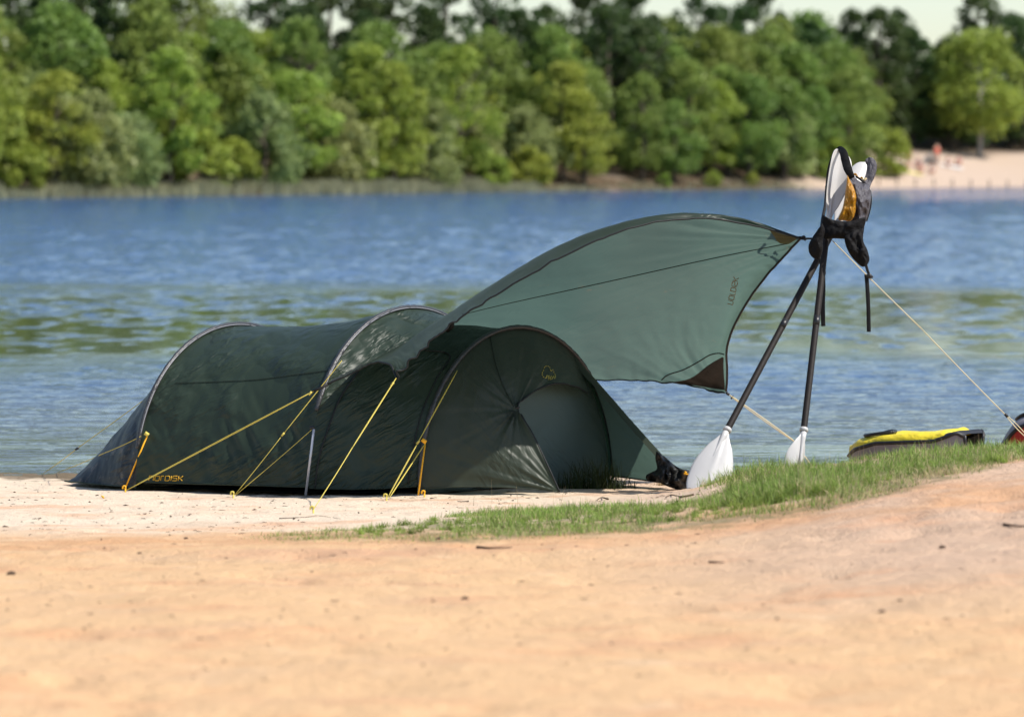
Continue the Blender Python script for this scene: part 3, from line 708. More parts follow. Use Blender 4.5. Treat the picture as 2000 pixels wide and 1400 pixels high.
# reinforcement patches
def patch(pts, matl, lift=.006, name='corner_patch', lab=None):
    """closed outline: list of left-side and right-side points filled by rows"""
    L_, R_ = pts; L_ = cr(np.array(L_, float), 16); R_ = cr(np.array(R_, float), 16); V_ = []
    for a, b in zip(L_, R_):
        row = on(BT, [(a[0] + (b[0] - a[0]) * k / 11, a[1] + (b[1] - a[1]) * k / 11) for k in range(12)], lift, raw=True)
        if len(row) == 12: V_.append(row)
    if len(V_) > 2:
        o = surf(name, np.array(V_), matl, can)
        if lab: tag(o, lab)
patch(([(1411, 697), (1385, 712), (1352, 737), (1322, 745), (1300, 744)], [(1413.5, 699), (1413, 715), (1414, 735), (1415.5, 752), (1415.5, 762)]), M['dark'], .008, lab='black net corner patch at the low corner')
patch(([(1503, 450), (1512, 462), (1517, 470), (1524, 476)], [(1553, 464.5), (1556, 467), (1552, 470), (1540, 477)]), M['olive'], .008, lab='olive corner patch at the high corner')
tube('cord', on(BT, [(1292, 742), (1305, 732), (1335, 722), (1365, 706), (1385, 694), (1402, 690), (1414, 692)], .01), .004, M['hem'], can, 6)
write(BT, (1421, 593), (.14, -.62 * 1.0), (.86, .2), 11.5, M['logo3'], can, .0024)
# corner loops and guylines of the tarp
D = P(1572, 467, 24.4)
tube('corner_loop', [P(1566, 467, 24.4), P(1578, 466, 24.35), P(1597, 466.5, 24.15)], .006, M['web'], tarp)
Ac = P(640, 751, 24.3); a2 = P(612, 764, 24.28); a3 = P(606, 768, 24.27); Ae = gp(247, 961, .012)
tube('corner_loop', [Ac, P(628, 757, 24.29), a2], .008, M['web'], tarp)
guy([a2, Ae], (.9,), .0023, parent=tarp, sl=[a3])
Bc = P(774, 738, 24.0); Be = gp(614, 996, .012); Bm = between(Bc, Be, .55)
guy([Bc, Bm, Be], (.6, 0), .0024, parent=tarp, sl=[between(Bc, Be, .05)])
Cc = P(1418, 766, 26.1)
tube('corner_loop', [Cc, P(1424, 771, 26.1)], .009, M['black'], tarp)
Ce = GH(1602, 905, 11, 24.2); Ce = P(1600, 897, 25.9)
guy([P(1424, 771, 26.1), P(1552, 862, 26.0), Vector((Ce.x, Ce.y, float(Z(Ce.x, Ce.y)) - .01))], (.5, 0), .0032, 'pale', parent=tarp, sl=[P(1430, 776, 26.1)])
De0 = P(1966, 812, 24.3); De = P(2010, 858, 24.2)
guy([P(1626, 470, 24.2), P(1800, 642, 24.25), De0, De], (0, 0, .8), .0028, 'pale', parent=tarp, sl=[])
tube('line_slider', line(P(1963, 808, 24.3), P(1968, 814, 24.3)), .009, M['black'], tarp)
tube('strap', [P(884, 628, 24.9), P(882, 638, 24.9), P(874, 645, 24.95)], .014, M['web'], tarp)
settle()

# ------------------------------------------------------------------ tent pegs
def peg(px, py, lab, m_='yellow', h=.036):
    b = GH(px, py)
    e = empty('tent_peg', b, lab, 'tent peg', 'tent pegs in the sand')
    tube('shaft', [b + Vector((0, 0, -.08)), b + Vector((0, 0, h * .6))], .005, M[m_], e)
    tube('hook', cr([b + Vector((0, 0, h * .6)), b + Vector((0, 0, h)), b + Vector((-.014, 0, h)), b + Vector((-.017, 0, h * .55))], 12), .005, M[m_], e)
for a in ((245, 961, 'yellow peg holding the guylines at the left end of the sand', 'orange'), (456, 973, 'yellow peg where two guylines meet before the middle hoop'),
          (612, 1002, 'yellow peg nearest to the camera below the long tarp guyline'), (755, 978, 'yellow peg below the guylines of the front hoop'),
          (829, 971, 'orange peg at the foot of the front hoop', 'orange')): peg(*a)
settle()

# ------------------------------------------------------------------ paddles
def blade(cen, wid, L, W_, mtx_n, name, parent, thick=.006, spoon=.03, asym=.03):
    """cen: root point, wid/len/normal axes; pointed-oval spoon with a spine"""
    root = np.array(cen); ax = np.array(L); ln = np.linalg.norm(ax); ax = ax / ln; wd = np.array(wid); wd = wd - ax * wd.dot(ax); wd /= np.linalg.norm(wd)
    nn = np.cross(ax, wd)
    if nn[1] > 0: nn = -nn            # normal towards the viewer side
    nu, nw = 44, 23; top = []; bot = []
    for i in range(nu):
        t_ = i / (nu - 1)
        if t_ < .2: hw = .16 + .40 * (t_ / .2) ** 1.4
        else:
            q = (t_ - .2) / .8; hw = .56 + .44 * math.sin(min(1, q / .5) * math.pi / 2) if q < .5 else math.sqrt(max(0, 1 - ((q - .5) / .5) ** 3.0))
        a, b_ = [], []
        for j in range(nw):
            s_ = (j / (nw - 1)) * 2 - 1
            lx = s_ * hw * W_ / 2 + asym * W_ * (t_ - .3) * .5 * (1 if t_ > .3 else 0)
            spine = math.exp(-(s_ / .13) ** 2) * (1 - t_) * .008
            z_ = -spoon * (s_ * hw) ** 2 - spoon * .8 * (t_ - .4) ** 2 * 1.2
            p = root + ax * t_ * ln + wd * lx + nn * (z_ + spine)
            e_ = thick * (1 - abs(s_) ** 6) * .5 + .0008
            a.append(p + nn * e_); b_.append(p - nn * (e_ + spine * 1.6))
        top.append(a); bot.append(b_)
    G = np.array(top); Gb = np.array(bot)[:, ::-1]
    ring = np.concatenate([G, Gb], 1); nr = ring.shape[1]
    f = []
    for i in range(nu - 1):
        for j in range(nr):
            a = i * nr + j; b_ = i * nr + (j + 1) % nr; f.append((a, b_, b_ + nr, a + nr))
    f.append(tuple(range(nr))[::-1]); f.append(tuple(range((nu - 1) * nr, nu * nr)))
    return mesh(name, ring.reshape(-1, 3), f, M['blade'], parent)
def paddle(b0, b1, t0, t1, wlow, whigh, Wl, Wh, lab, splow=.03, sphigh=.03):
    """b0 blade tip low, b1 collar low, t0 collar high, t1 blade tip high"""
    b0, b1, t0, t1 = map(np.array, (b0, b1, t0, t1))
    e = empty('kayak_paddle', b0, lab, 'paddle', 'paddles crossed as a tripod')
    mid = (b1 * .48 + t0 * .52)
    dr = (t0 - b1) / np.linalg.norm(t0 - b1)
    tube('shaft', [b1 - dr * .02, b1, mid, t0, t0 + dr * .02], .0195, M['shaft'], e, 14)
    tube('ferrule', [mid - dr * .03, mid + dr * .03], .0207, M['black'], e, 14)
    for c_, s_, tip, wv_, W_, sp_ in ((b1, -1, b0, wlow, Wl, splow), (t0, 1, t1, whigh, Wh, sphigh)):
        bl = blade(c_ + dr * s_ * .02, wv_, tip - (c_ + dr * s_ * .02), W_, None, 'blade', e, spoon=sp_)
        tube('collar', [c_ - dr * s_ * .008, c_, c_ + dr * s_ * .012, c_ + dr * s_ * .016], [.022, .0255, .0255, .019], M['blade'], bl, 16)
        tube('neck', [c_ + dr * s_ * .01, c_ + dr * s_ * .06, c_ + dr * s_ * .16, c_ + dr * s_ * .26], [.020, .017, .007, .002], M['blade'], bl, 12)
p1b = GH(1366, 966); p1b = P(1367, 976, 23.35); c1 = P(1421, 838, 23.62); x1 = P(1617, 470, 24.36)
dr = (x1 - c1); up1 = c1 + dr * 1.06; tip1 = P(1690, 315, 24.74)
paddle(p1b, c1, up1, tip1, (1, .30, .42), (1, .6, .5), .245, .15, 'paddle leaning from lower left, its broad white blade on the sand beside the tent', .03)
p2b = P(1561, 935, 23.5); c2 = P(1570, 838, 23.6); x2 = P(1613, 470, 24.16)
dr = (x2 - c2); up2 = c2 + dr * (1.34 / dr.length); tip2 = P(1637, 294, 24.42)
paddle(p2b, c2, up2, tip2, (1, 1.5, .1), (1, .6, .1), .19, .15, 'upright paddle with its lower blade half hidden in the grass', .045, -.06)
settle()

# ------------------------------------------------------------------ backpack hung over the paddles
bp_ = empty('backpack', P(1645, 465, 24.5), 'black and amber backpack hanging upside over the top of the crossed paddles', 'backpack')
bp_['label'] = 'black and amber backpack hanging on the crossed upper ends of the paddles'
def pillow(name, outl, d, T, matl, parent, tilt=(0, 0), n=64, amp=.006, seed=1, dfun=None, rings=14):
    o = cr(np.array(list(outl) + [outl[0]], float), n + 1)[:-1]; c = o.mean(0)
    v = []; f = []
    for side in (-1, 1):
        base = len(v)
        for k in range(rings):
            r_ = math.sin(math.pi / 2 * (1 - k / rings)); h = math.cos(math.pi / 2 * (1 - k / rings)) ** .8
            for q in o:
                p = c + (q - c) * r_
                dd = d + (dfun(p) if dfun else 0) + side * T * h + float(fbm(np.array(p[0] * .09), np.array(p[1] * .05), seed, 3)) * amp * (1 if k else 0)
                v.append(P(p[0], p[1], dd))
        v.append(P(c[0], c[1], d + (dfun(c) if dfun else 0) + side * T))
        for k in range(rings - 1):
            for j in range(n):
                a = base + k * n + j; b_ = base + k * n + (j + 1) % n
                f.append((a, b_, b_ + n, a + n) if side < 0 else (b_, a, a + n, b_ + n))
        t_ = base + rings * n
        for j in range(n):
            a = base + (rings - 1) * n + j; b_ = base + (rings - 1) * n + (j + 1) % n
            f.append((a, b_, t_) if side < 0 else (b_, a, t_))
    o_ = mesh(name, v, f, matl, parent); return o_
pillow('pack_body', [(1656, 343), (1666, 345), (1680, 355), (1696, 362), (1701, 380), (1699, 405), (1694, 425), (1688, 438), (1676, 445), (1660, 440), (1655, 415), (1652, 380)], 24.30, .12, M['greynylon'], bp_, amp=.06, seed=3)
pillow('side_panel', [(1655, 342), (1660, 352), (1668, 368), (1673, 388), (1672, 408), (1667, 425), (1660, 432), (1648, 431), (1637, 428), (1646, 405), (1651, 375)], 24.18, .05, M['amber'], bp_, amp=.03, seed=5)
pillow('bottom_panel', [(1608, 420), (1622, 428), (1645, 432), (1668, 431), (1690, 425), (1688, 445), (1684, 462), (1668, 468), (1650, 467), (1630, 466), (1610, 466), (1603, 450)], 24.08, .045, M['nylon'], bp_, amp=.02, seed=6)
hipl = pillow('hip_belt_fin', [(1606, 436), (1596, 450), (1584, 468), (1579, 481), (1581, 495), (1590, 505), (1601, 504), (1607, 488), (1607, 470), (1611, 450)], 24.00, .035, M['nylon'], bp_, amp=.02, seed=8)
hipr = pillow('hip_belt_fin', [(1648, 462), (1652, 480), (1660, 497), (1672, 512), (1684, 521), (1694, 517), (1698, 505), (1694, 488), (1686, 470), (1685, 445), (1665, 452)], 24.05, .045, M['nylon'], bp_, amp=.04, seed=9)
def ribbon(name, pts, wdt, matl, parent, th=.005):
    p = cr(PP(pts), 40); v = []; f = []
    t_ = np.gradient(p, axis=0); w_ = np.array(wdt) if np.ndim(wdt) else np.full(2, wdt)
    w_ = np.interp(np.linspace(0, 1, 40), np.linspace(0, 1, len(w_)), w_)
    for k in range(40):
        a = np.cross(t_[k], [0.15, 1, 0]); a /= np.linalg.norm(a); b_ = np.cross(t_[k], a); b_ /= np.linalg.norm(b_)
        for (x_, y_) in ((-1, -.6), (-.8, -1), (.8, -1), (1, -.6), (1, .6), (.8, 1), (-.8, 1), (-1, .6)): v.append(p[k] + a * x_ * w_[k] / 2 + b_ * y_ * th)
    for k in range(39):
        for s_ in range(8):
            a = k * 8 + s_; b2 = k * 8 + (s_ + 1) % 8; f.append((a, b2, b2 + 8, a + 8))
    f.append(tuple(range(8))[::-1]); f.append(tuple(range(39 * 8, 40 * 8)))
    return mesh(name, v, f, matl, parent)
ribbon('shoulder_strap', [(1633, 298, 24.40), (1640, 291, 24.40), (1647, 298, 24.32), (1651, 312, 24.28), (1656, 330, 24.24), (1664, 348, 24.22)], [.02, .03, .045, .05, .05, .035], M['nylon'], bp_, .008)
ribbon('shoulder_strap', [(1691, 318, 24.56), (1699, 316, 24.56), (1703, 325, 24.54), (1700, 342, 24.52), (1694, 356, 24.50), (1689, 370, 24.46)], [.03, .055, .06, .055, .05, .05], M['greynylon'], bp_, .009)
ribbon('strap', [(1634, 296, 24.46), (1629, 300, 24.54), (1619, 330, 24.56), (1614, 375, 24.55), (1612, 400, 24.52), (1607, 425, 24.40), (1605, 440, 24.30)], .018, M['web'], bp_)
pillow('buckle', [(1611, 365), (1614, 359), (1617, 358), (1617, 370), (1614, 372)], 24.52, .012, M['black'], bp_)
ribbon('side_compression_strap', [(1672, 345, 24.30), (1682, 352, 24.28), (1692, 362, 24.30), (1697, 372, 24.30)], .012, M['web'], bp_)
ribbon('strap', [(1658, 344, 24.24), (1668, 362, 24.22), (1675, 385, 24.22), (1674, 410, 24.22), (1668, 430, 24.22)], .012, M['web'], bp_)
ribbon('strap', [(1600, 500, 24.18), (1604, 518, 24.16), (1608, 532, 24.16)], .016, M['web'], bp_)
ribbon('strap', [(1607, 530, 24.16), (1608, 560, 24.14), (1607, 600, 24.13), (1608, 637, 24.13)], .026, M['web'], bp_)
pillow('buckle', [(1603, 526), (1609, 524), (1613, 530), (1612, 538), (1606, 540), (1603, 534)], 24.13, .012, M['black'], bp_)
ribbon('strap', [(1691, 516, 24.25), (1695, 530, 24.24), (1700, 541, 24.24)], .016, M['web'], bp_)
ribbon('strap', [(1692, 536, 24.24), (1694, 560, 24.22), (1696, 600, 24.21), (1697, 648, 24.21)], .024, M['web'], bp_)
pillow('buckle', [(1692, 536), (1699, 534), (1706, 541), (1700, 544), (1693, 542)], 24.22, .012, M['black'], bp_)
for (x, y) in ((1669, 444), (1667, 449), (1678, 451), (1652, 465)):
    tube('adjuster', line(P(x - 3, y, 24.20), P(x + 3, y + 1.5, 24.20)), .006, M['pole'], bp_)
ribbon('zip', [(1699, 372, 24.36), (1701, 392, 24.35), (1698, 412, 24.35), (1692, 432, 24.35)], .012, M['web'], bp_, .008)
tube('drawcord', cr(PP([(1664, 346, 24.30), (1670, 340, 24.30), (1674, 345, 24.30), (1680, 349, 24.30), (1684, 346, 24.30)]), 20), .006, M['amber'], bp_)
tube('drawcord', cr(PP([(1684, 347, 24.32), (1688, 352, 24.30), (1692, 348, 24.30)]), 12), .006, M['pale'], bp_)
settle()

# ------------------------------------------------------------------ kayaks
def kayak(a, b, wmax, label, cols, prof=None):
    """a near end, b far end on the ground; lofted inflatable hull"""
    a = np.array(a); b = np.array(b); ax = b - a; ln = np.linalg.norm(ax); ax /= ln
    side = np.cross(ax, [0, 0, 1.]); side /= np.linalg.norm(side)
    if side[1] > 0: side = -side           # towards the viewer
    e = empty('inflatable_kayak', (a + b) / 2, label, 'kayak')
    n = 60; hull = []; deck = []; rim_ = []; rim2 = []; rib = []
    for i in range(n):
        t_ = i / (n - 1)
        w_ = wmax * (.42 + .58 * math.sin(math.pi * min(1, (t_ + .12) / 1.12)) ** .7) * (1 - max(0, (t_ - .80) / .20) ** 2 * .88) * (1 - max(0, (.06 - t_) / .06) * .25)
        zt = np.interp(t_, [0, .05, .15, .22, .5, .75, .82, 1], [.44, .45, .36, .325, .335, .36, .30, .17]) * cols[3]
        zb = np.interp(t_, [0, .1, .5, .85, 1], [.10, .02, 0, .0, .09])
        if prof: zt, zb, w_ = prof(t_, zt, zb, w_)
        c = a + ax * ln * t_
        hl = []
        for k in range(9):           # flank from the keel up to the rim, viewer side and back side
            q = k / 8; hl.append(c + side * (w_ / 2) * math.sin(q * math.pi / 2) ** .6 + np.array([0, 0, zb + (zt - .07 - zb) * q ** 1.3]))
        hr = [c - side * (w_ / 2) * math.sin((8 - k) / 8 * math.pi / 2) ** .6 + np.array([0, 0, zb + (zt - .07 - zb) * ((8 - k) / 8) ** 1.3]) for k in range(9)]
        hull.append(hr + hl[1:])
        dk = []
        for k in range(17):
            s_ = math.cos(k / 16 * math.pi); puff = (.055 * min(1, .12 + max(0, t_ - .10) / .06)) * (1 - s_ ** 4) ** .6 * (1 + .25 * math.sin(t_ * 15 + k * .4) * .5) 
            dip = -.02 * math.exp(-(s_ / .5) ** 2) * math.exp(-((t_ - .45) / .25) ** 2)
            dk.append(c + side * w_ / 2 * s_ * .99 + np.array([0, 0, zt - .07 + puff + dip]))
        deck.append(dk); rim_.append(c + side * (w_ / 2 + .004) + np.array([0, 0, zt - .078])); rim2.append(c - side * (w_ / 2 + .004) + np.array([0, 0, zt - .078]))
    surf('hull', np.array(hull), M[cols[0]], e)
    i0 = int(n * .13)
    surf('deck', np.array(deck)[i0:], M[cols[1]], e)
    surf('end_cover', np.array(deck)[:i0 + 1] + np.array([0, 0, .001]), M[cols[2]], e)
    tube('rim', np.array(rim_), .012, M['kblack'], e, 8); tube('rim', np.array(rim2), .012, M['kblack'], e, 8)
    mb = MB(); mb.v = []
    end = [np.array(hull)[0, k] for k in range(17)]
    cen = np.mean(end, 0); vv = [cen] + end; mesh('end_panel', vv, [(0, k + 1, k + 2) for k in range(16)], M['kblack'], e)
    tube('end_rim', cr(np.array([hull[0][0], hull[0][4], np.array(hull[0][8]), hull[0][12], hull[0][16]]), 20), .011, M['kblack'], e)
    cm = np.array(deck)
    mid = [cm[int(n * t_), k] + np.array([0, 0, .012]) for t_, k in ((.58, 5), (.62, 8), (.72, 10), (.80, 9), (.82, 6), (.76, 4), (.66, 4), (.58, 5))]
    tube('cockpit_rim', cr(np.array(mid), 50), .011, M['kblack'], e)
    return e, np.array(hull), cm
def kprof(t_, zt, zb, w_):
    zr = np.interp(t_, [0, .04, .10, .19, .40, .65, .86, 1], [.335, .36, .335, .305, .292, .275, .225, .175])
    return zr + .07, np.interp(t_, [0, .1, 1], [.08, .02, .03]), w_ * (1 if t_ < .7 else 1)
def kprof2(t_, zt, zb, w_):
    return .45 + .05 * math.sin(math.pi * min(1, t_ + .3)) - (.30 * max(0, (t_ - .72) / .28) ** 1.8) - .2 * max(0, .25 - t_), .05 + .3 * max(0, .15 - t_), w_ * (1 - 1.6 * max(0, .3 - t_) ** 1.2)
ka = P(1902, 900, 24.9); kb = P(1660, 900, 25.45)
kz = float(Z(ka.x, ka.y)); 
e_, hull_, deck_ = kayak((ka.x, ka.y, .10), (kb.x, kb.y, .10), .42, 'yellow and grey inflatable kayak lying behind the grassy bank', ('kgrey', 'kyel', 'kblack', 1.0), kprof)
k2a = P(2235, 905, 25.0); k2b = P(1940, 905, 25.3)
e2, hull2, deck2 = kayak((k2a.x, k2a.y, .10), (k2b.x, k2b.y, .12), .5, 'grey and red inflatable kayak poking in at the right edge', ('kred', 'kgrey', 'kblack', 1.0), kprof2)
settle()

# ------------------------------------------------------------------ black bag by the vestibule tip
bb = empty('crumpled_bag', P(1310, 945, 24.7), 'crumpled black glossy bag at the front tip of the tent', 'bag')
pillow('bag_body', [(1282, 880), (1300, 893), (1325, 913), (1348, 920), (1350, 940), (1340, 953), (1322, 955), (1300, 948), (1285, 941), (1264, 937), (1262, 928), (1272, 922), (1283, 915), (1280, 895)], 24.75, .10, M['bag'], bb, amp=.12, seed=44, rings=20)
tube('tie_cord', cr(PP([(1332, 919, 24.66), (1340, 922, 24.62), (1336, 925, 24.62), (1348, 926, 24.62)]), 16), .004, M['orange'], bb)
settle()
# flat stone
st = pillow('flat_stone', [(580, 972), (600, 969), (620, 968), (634, 970), (636, 976), (618, 979), (598, 980), (584, 977)], 24.25, .05, M['stone'], None)
tag(st, 'flat grey stone lying by the foot of the middle hoop', 'stone')

# ------------------------------------------------------------------ grass
rg = np.random.RandomState(11)
UP = [[430, 1052], [560, 1040], [700, 1033], [900, 1004], [1100, 994], [1300, 984], [1385, 962], [1450, 938]]
LO = [[430, 1056], [600, 1060], [700, 1058], [900, 1062], [1100, 1052], [1300, 1042], [1500, 1022], [1600, 1004], [1700, 978], [1800, 952], [1900, 928], [2000, 902], [2400, 850]]
def blades(x, y, h, wd, lean=.45, seg=3, seed=1):
    r_ = np.random.RandomState(seed); n = len(x); z = Z(x, y) - .006
    az = r_.uniform(0, 2 * np.pi, n); la = np.abs(r_.normal(0, lean, n)); rot = r_.uniform(0, np.pi, n)
    P0 = np.stack([x, y, z], -1); dirh = np.stack([np.cos(az), np.sin(az), 0 * az], -1); sd_ = np.stack([np.cos(rot), np.sin(rot), 0 * az], -1)
    V_ = []
    for k in range(seg + 1):
        t_ = k / seg; c = P0 + dirh * (h * la * t_ ** 2)[:, None] + np.array([0, 0, 1.]) * (h * t_ * (1 - .35 * la * t_))[:, None]
        w_ = (wd * (1 - t_) ** .7)[:, None] if k < seg else 0
        if k < seg: V_ += [c - sd_ * w_ / 2, c + sd_ * w_ / 2]
        else: V_ += [c]
    V_ = np.stack(V_, 1); m_ = V_.shape[1]; b0 = (np.arange(n) * m_)[:, None]
    fs = []
    for k in range(seg - 1): fs.append(b0 + np.array([2 * k, 2 * k + 1, 2 * k + 3, 2 * k + 2]))
    q = 2 * (seg - 1); fs.append(b0 + np.array([q, q + 1, q + 2, q + 2]))
    quads = np.concatenate(fs[:-1]); tri = (b0 + np.array([q, q + 1, q + 2]))
    return V_.reshape(-1, 3), quads, tri, m_
def grass_obj(name, x, y, h, wd, matl, lean=.45, seed=1, col=None, seg=3):
    V_, q, t_, m_ = blades(x, y, h, wd, lean, seg, seed)
    me = bpy.data.meshes.new(name); me.vertices.add(len(V_)); me.vertices.foreach_set('co', V_.astype(np.float32).ravel())
    li = np.concatenate([q.ravel(), t_.ravel()]).astype(np.int32); me.loops.add(len(li)); me.loops.foreach_set('vertex_index', li)
    nq, n3 = len(q), len(t_); me.polygons.add(nq + n3)
    me.polygons.foreach_set('loop_start', np.concatenate([np.arange(nq) * 4, nq * 4 + np.arange(n3) * 3]).astype(np.int32))
    me.polygons.foreach_set('loop_total', np.concatenate([np.full(nq, 4), np.full(n3, 3)]).astype(np.int32)); me.update(calc_edges=True)
    c = np.repeat(col if col is not None else np.random.RandomState(seed).uniform(0, 1, len(x)), m_)
    a = me.color_attributes.new('tone', 'FLOAT_COLOR', 'POINT'); cc = np.ones((len(V_), 4), np.float32); cc[:, 0] = c; cc[:, 1] = c; cc[:, 2] = c; a.data.foreach_set('color', cc.ravel())
    me.materials.append(matl); o = bpy.data.objects.new(name, me); COL.objects.link(o); return o
N_ = 330000
x = rg.uniform(-1.9, 4.6, N_); y = rg.uniform(17.2, 24.3, N_); z = Z(x, y); px, py = topx(x, y, z)
up = np.interp(px, [p[0] for p in UP], [p[1] for p in UP]); lo = np.interp(px, [p[0] for p in LO], [p[1] for p in LO])
nz = fbm(x * 2.2, y * 2.2, 61, 3)
ok = (px > 425) & (py < lo + nz * 9) & ((px > 1400 + 40 * rg.uniform(-1, 1, N_)) | (py > up + nz * 6)) & ((px < 1400 + 60 * (rg.uniform(-1, 1, N_))) | (y < 23.6 + (px - 1400) * .0004 + nz * .4))
dens = np.clip(.42 + 1.5 * nz + np.where(px > 1400, .25, 0), .06, 1)
# bare strip of sand showing through between the two turf bands
bare = np.interp(px, [1250, 1350, 1500, 1620, 1680], [0, 1, 1, .7, 0]) * np.exp(-((py - np.interp(px, [1300, 1400, 1500, 1620], [1003, 1000, 990, 972])) / 9.0) ** 2)
dens = dens * (1 - .93 * bare)
ramp = np.clip((lo - py) / 14, .12, 1)
ok &= rg.uniform(0, 1, N_) < dens * ramp * np.clip((px - 420) / 150, .15, 1)
x, y, px, py, lo, nz = x[ok], y[ok], px[ok], py[ok], lo[ok], nz[ok]
n_ = len(x)
tuft = np.exp(-((px - 1530) / 120.0) ** 2) * np.exp(-((py - 950) / 30.0) ** 2)
h = (.018 + .034 * rg.uniform(0, 1, n_) ** 2) * np.clip(1 + 1.1 * nz + .5 * fbm(x * 9, y * 9, 68, 2), .4, 2.4) * np.interp(px, [425, 700, 1300, 1500, 2000], [.6, .9, 1.1, 1.35, 1.3]) * (1 + 1.1 * tuft)
h *= np.clip((lo - py) / 22 + .45, .45, 1)
dry = rg.uniform(0, 1, n_) < np.clip(.33 + .5 * np.clip(nz, 0, 1) * 0 + .4 * np.clip(1 - (lo - py) / 26, 0, 1) + .35 * np.exp(-((py - np.interp(px, [1600, 2000], [960, 905])) / 14) ** 2) * (px > 1550), 0, .85)
print('grass', n_)
wd_ = rg.uniform(.003, .006, n_)
gcol = np.clip(rg.uniform(0, 1, n_) * .8 + .1 + nz * .25, 0, 1)
tag(grass_obj('grass', x[~dry], y[~dry], h[~dry], wd_[~dry], M['grass'], .75, 1, gcol[~dry]), 'short green grass along the edge of the sand bank', 'grass', kind='stuff')
tag(grass_obj('dry_grass', x[dry], y[dry], h[dry] * .75, wd_[dry], M['drygrass'], .8, 2, gcol[dry]), 'straw coloured dry grass among the green turf', 'grass', kind='stuff')
# tufts with arching blades
cx = []; 
for k in range(380):
    a = rg.normal(1535, 60) if k < 100 else rg.uniform(1420, 2040) if k < 280 else rg.uniform(700, 1400)
    l_ = float(np.interp(a, [p[0] for p in LO], [p[1] for p in LO])); u_ = float(np.interp(a, [700, 900, 1100, 1300, 1385, 1450, 1550, 1700, 2000], [1033, 1004, 994, 984, 966, 946, 925, 905, 890]))
    q = GH(a, u_ + (l_ - u_) * rg.uniform(.08, .6)); cx.append((q.x, q.y, (1.6 if k < 100 else rg.uniform(.7, 1.3) if k < 280 else .7)))
cx = np.array(cx); m_ = 46
tx = np.repeat(cx[:, 0], m_) + rg.normal(0, .012, len(cx) * m_); ty = np.repeat(cx[:, 1], m_) + rg.normal(0, .012, len(cx) * m_)
th_ = np.repeat(cx[:, 2] * rg.uniform(.7, 1.2, len(cx)), m_) * rg.uniform(.03, .072, len(cx) * m_); tc_ = np.repeat(rg.uniform(.1, .8, len(cx)), m_) + rg.uniform(-.1, .2, len(cx) * m_)
tag(grass_obj('grass_tufts', tx, ty, th_, rg.uniform(.003, .0055, len(tx)), M['grass'], 1.15, 12, np.clip(tc_, 0, 1), seg=4), 'denser tufts of longer arching grass in the turf', 'grass', kind='stuff')
# tall stems
xx = []; 
for k in range(150):
    p = (rg.uniform(1440, 1990), rg.uniform(900, 950)) if k > 7 else (rg.uniform(820, 1120), rg.uniform(985, 1000))
    q = GH(p[0], p[1] if k <= 7 else float(np.interp(p[0], [1440, 1600, 1800, 2000], [948, 918, 896, 890])) + rg.uniform(0, 16)); xx.append((q.x, q.y))
xx = np.array(xx)
tag(grass_obj('grass_stems', xx[:, 0], xx[:, 1], rg.uniform(.06, .17, len(xx)), np.full(len(xx), .0028), M['drygrass'], .3, 5, seg=4), 'thin tall seed stems standing above the turf', 'grass', kind='stuff')
# rush clump inside the porch
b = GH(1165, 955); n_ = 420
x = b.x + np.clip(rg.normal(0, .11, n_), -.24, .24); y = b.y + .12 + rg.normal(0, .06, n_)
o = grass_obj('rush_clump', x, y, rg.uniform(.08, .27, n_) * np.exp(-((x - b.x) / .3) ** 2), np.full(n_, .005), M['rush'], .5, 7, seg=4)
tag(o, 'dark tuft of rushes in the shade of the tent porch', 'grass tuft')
b = GH(1300, 948)
x = b.x + rg.normal(0, .035, 160); y = b.y + .05 + rg.normal(0, .02, 160)
o = grass_obj('grass_tuft', x, y, rg.uniform(.03, .09, 160), np.full(160, .004), M['drygrass'], .6, 8); tag(o, 'low straw coloured tuft beside the black bag', 'grass tuft')

# ------------------------------------------------------------------ litter on the sand
mb = MB(); rl = np.random.RandomState(3)
for k in range(900):
    px_ = rl.uniform(-60, 2060); py_ = rl.uniform(928, 1048) if k < 720 else rl.uniform(1040, 1330)
    if py_ > np.interp(px_, [430, 900, 1300, 2000], [1050, 1000, 980, 890]) and k < 720: continue
    q = GH(px_, py_)
    if q.z < .01: continue
    L_ = rl.uniform(.004, .02) * (1 if k < 720 else .8); a = rl.uniform(0, math.pi); dv = Vector((math.cos(a), math.sin(a) * .9, 0)) * L_
    t_ = Vector((q.x, q.y, q.z + .002))
    pts = [t_ - dv, t_ + Vector((rl.normal(0, .003), 0, rl.uniform(0, .003))), t_ + dv]
    mb.tube(pts, [.0006, rl.uniform(.0012, .0045 if k % 5 == 0 else .0022), .0006], 4)
tag(mb.build('leaf_litter', M['twig']), 'small dark twigs and leaf bits scattered over the beach sand', 'litter', kind='stuff')
def twig(pts, r_, lab):
    w_ = [GH(*p) for p in pts]; w_ = [Vector((q.x, q.y, q.z + r_ * .9)) for q in w_]
    tag(tube('twig', cr(np.array(w_), 20), np.linspace(r_, r_ * .3, 20), M['twig'], None, 6), lab, 'twig', 'twigs on the sand')
twig([(1355, 968), (1330, 972), (1312, 969), (1300, 973)], .006, 'forked dark twig lying by the white paddle blade')
twig([(1188, 976), (1175, 973), (1165, 978)], .005, 'short dark twig on the sand right of the tent stake')
twig([(915, 980), (900, 981), (893, 979)], .004, 'short brown twig on the sand below the front hoop')
twig([(545, 1013), (600, 1010), (622, 1008), (665, 1014)], .0025, 'long thin curved twig before the nearest peg')
twig([(932, 1071), (960, 1073), (1000, 1072)], .007, 'blurred grey twig just below the turf edge')
twig([(1200, 1024), (1230, 1020), (1262, 1018)], .003, 'brown twig lying on the green turf')
twig([(1385, 1100), (1415, 1100)], .005, 'blurred brown twig on the foreground sand')
twig([(1960, 1026), (1990, 1030), (2010, 1030)], .006, 'dark twig on the sand at the right edge')
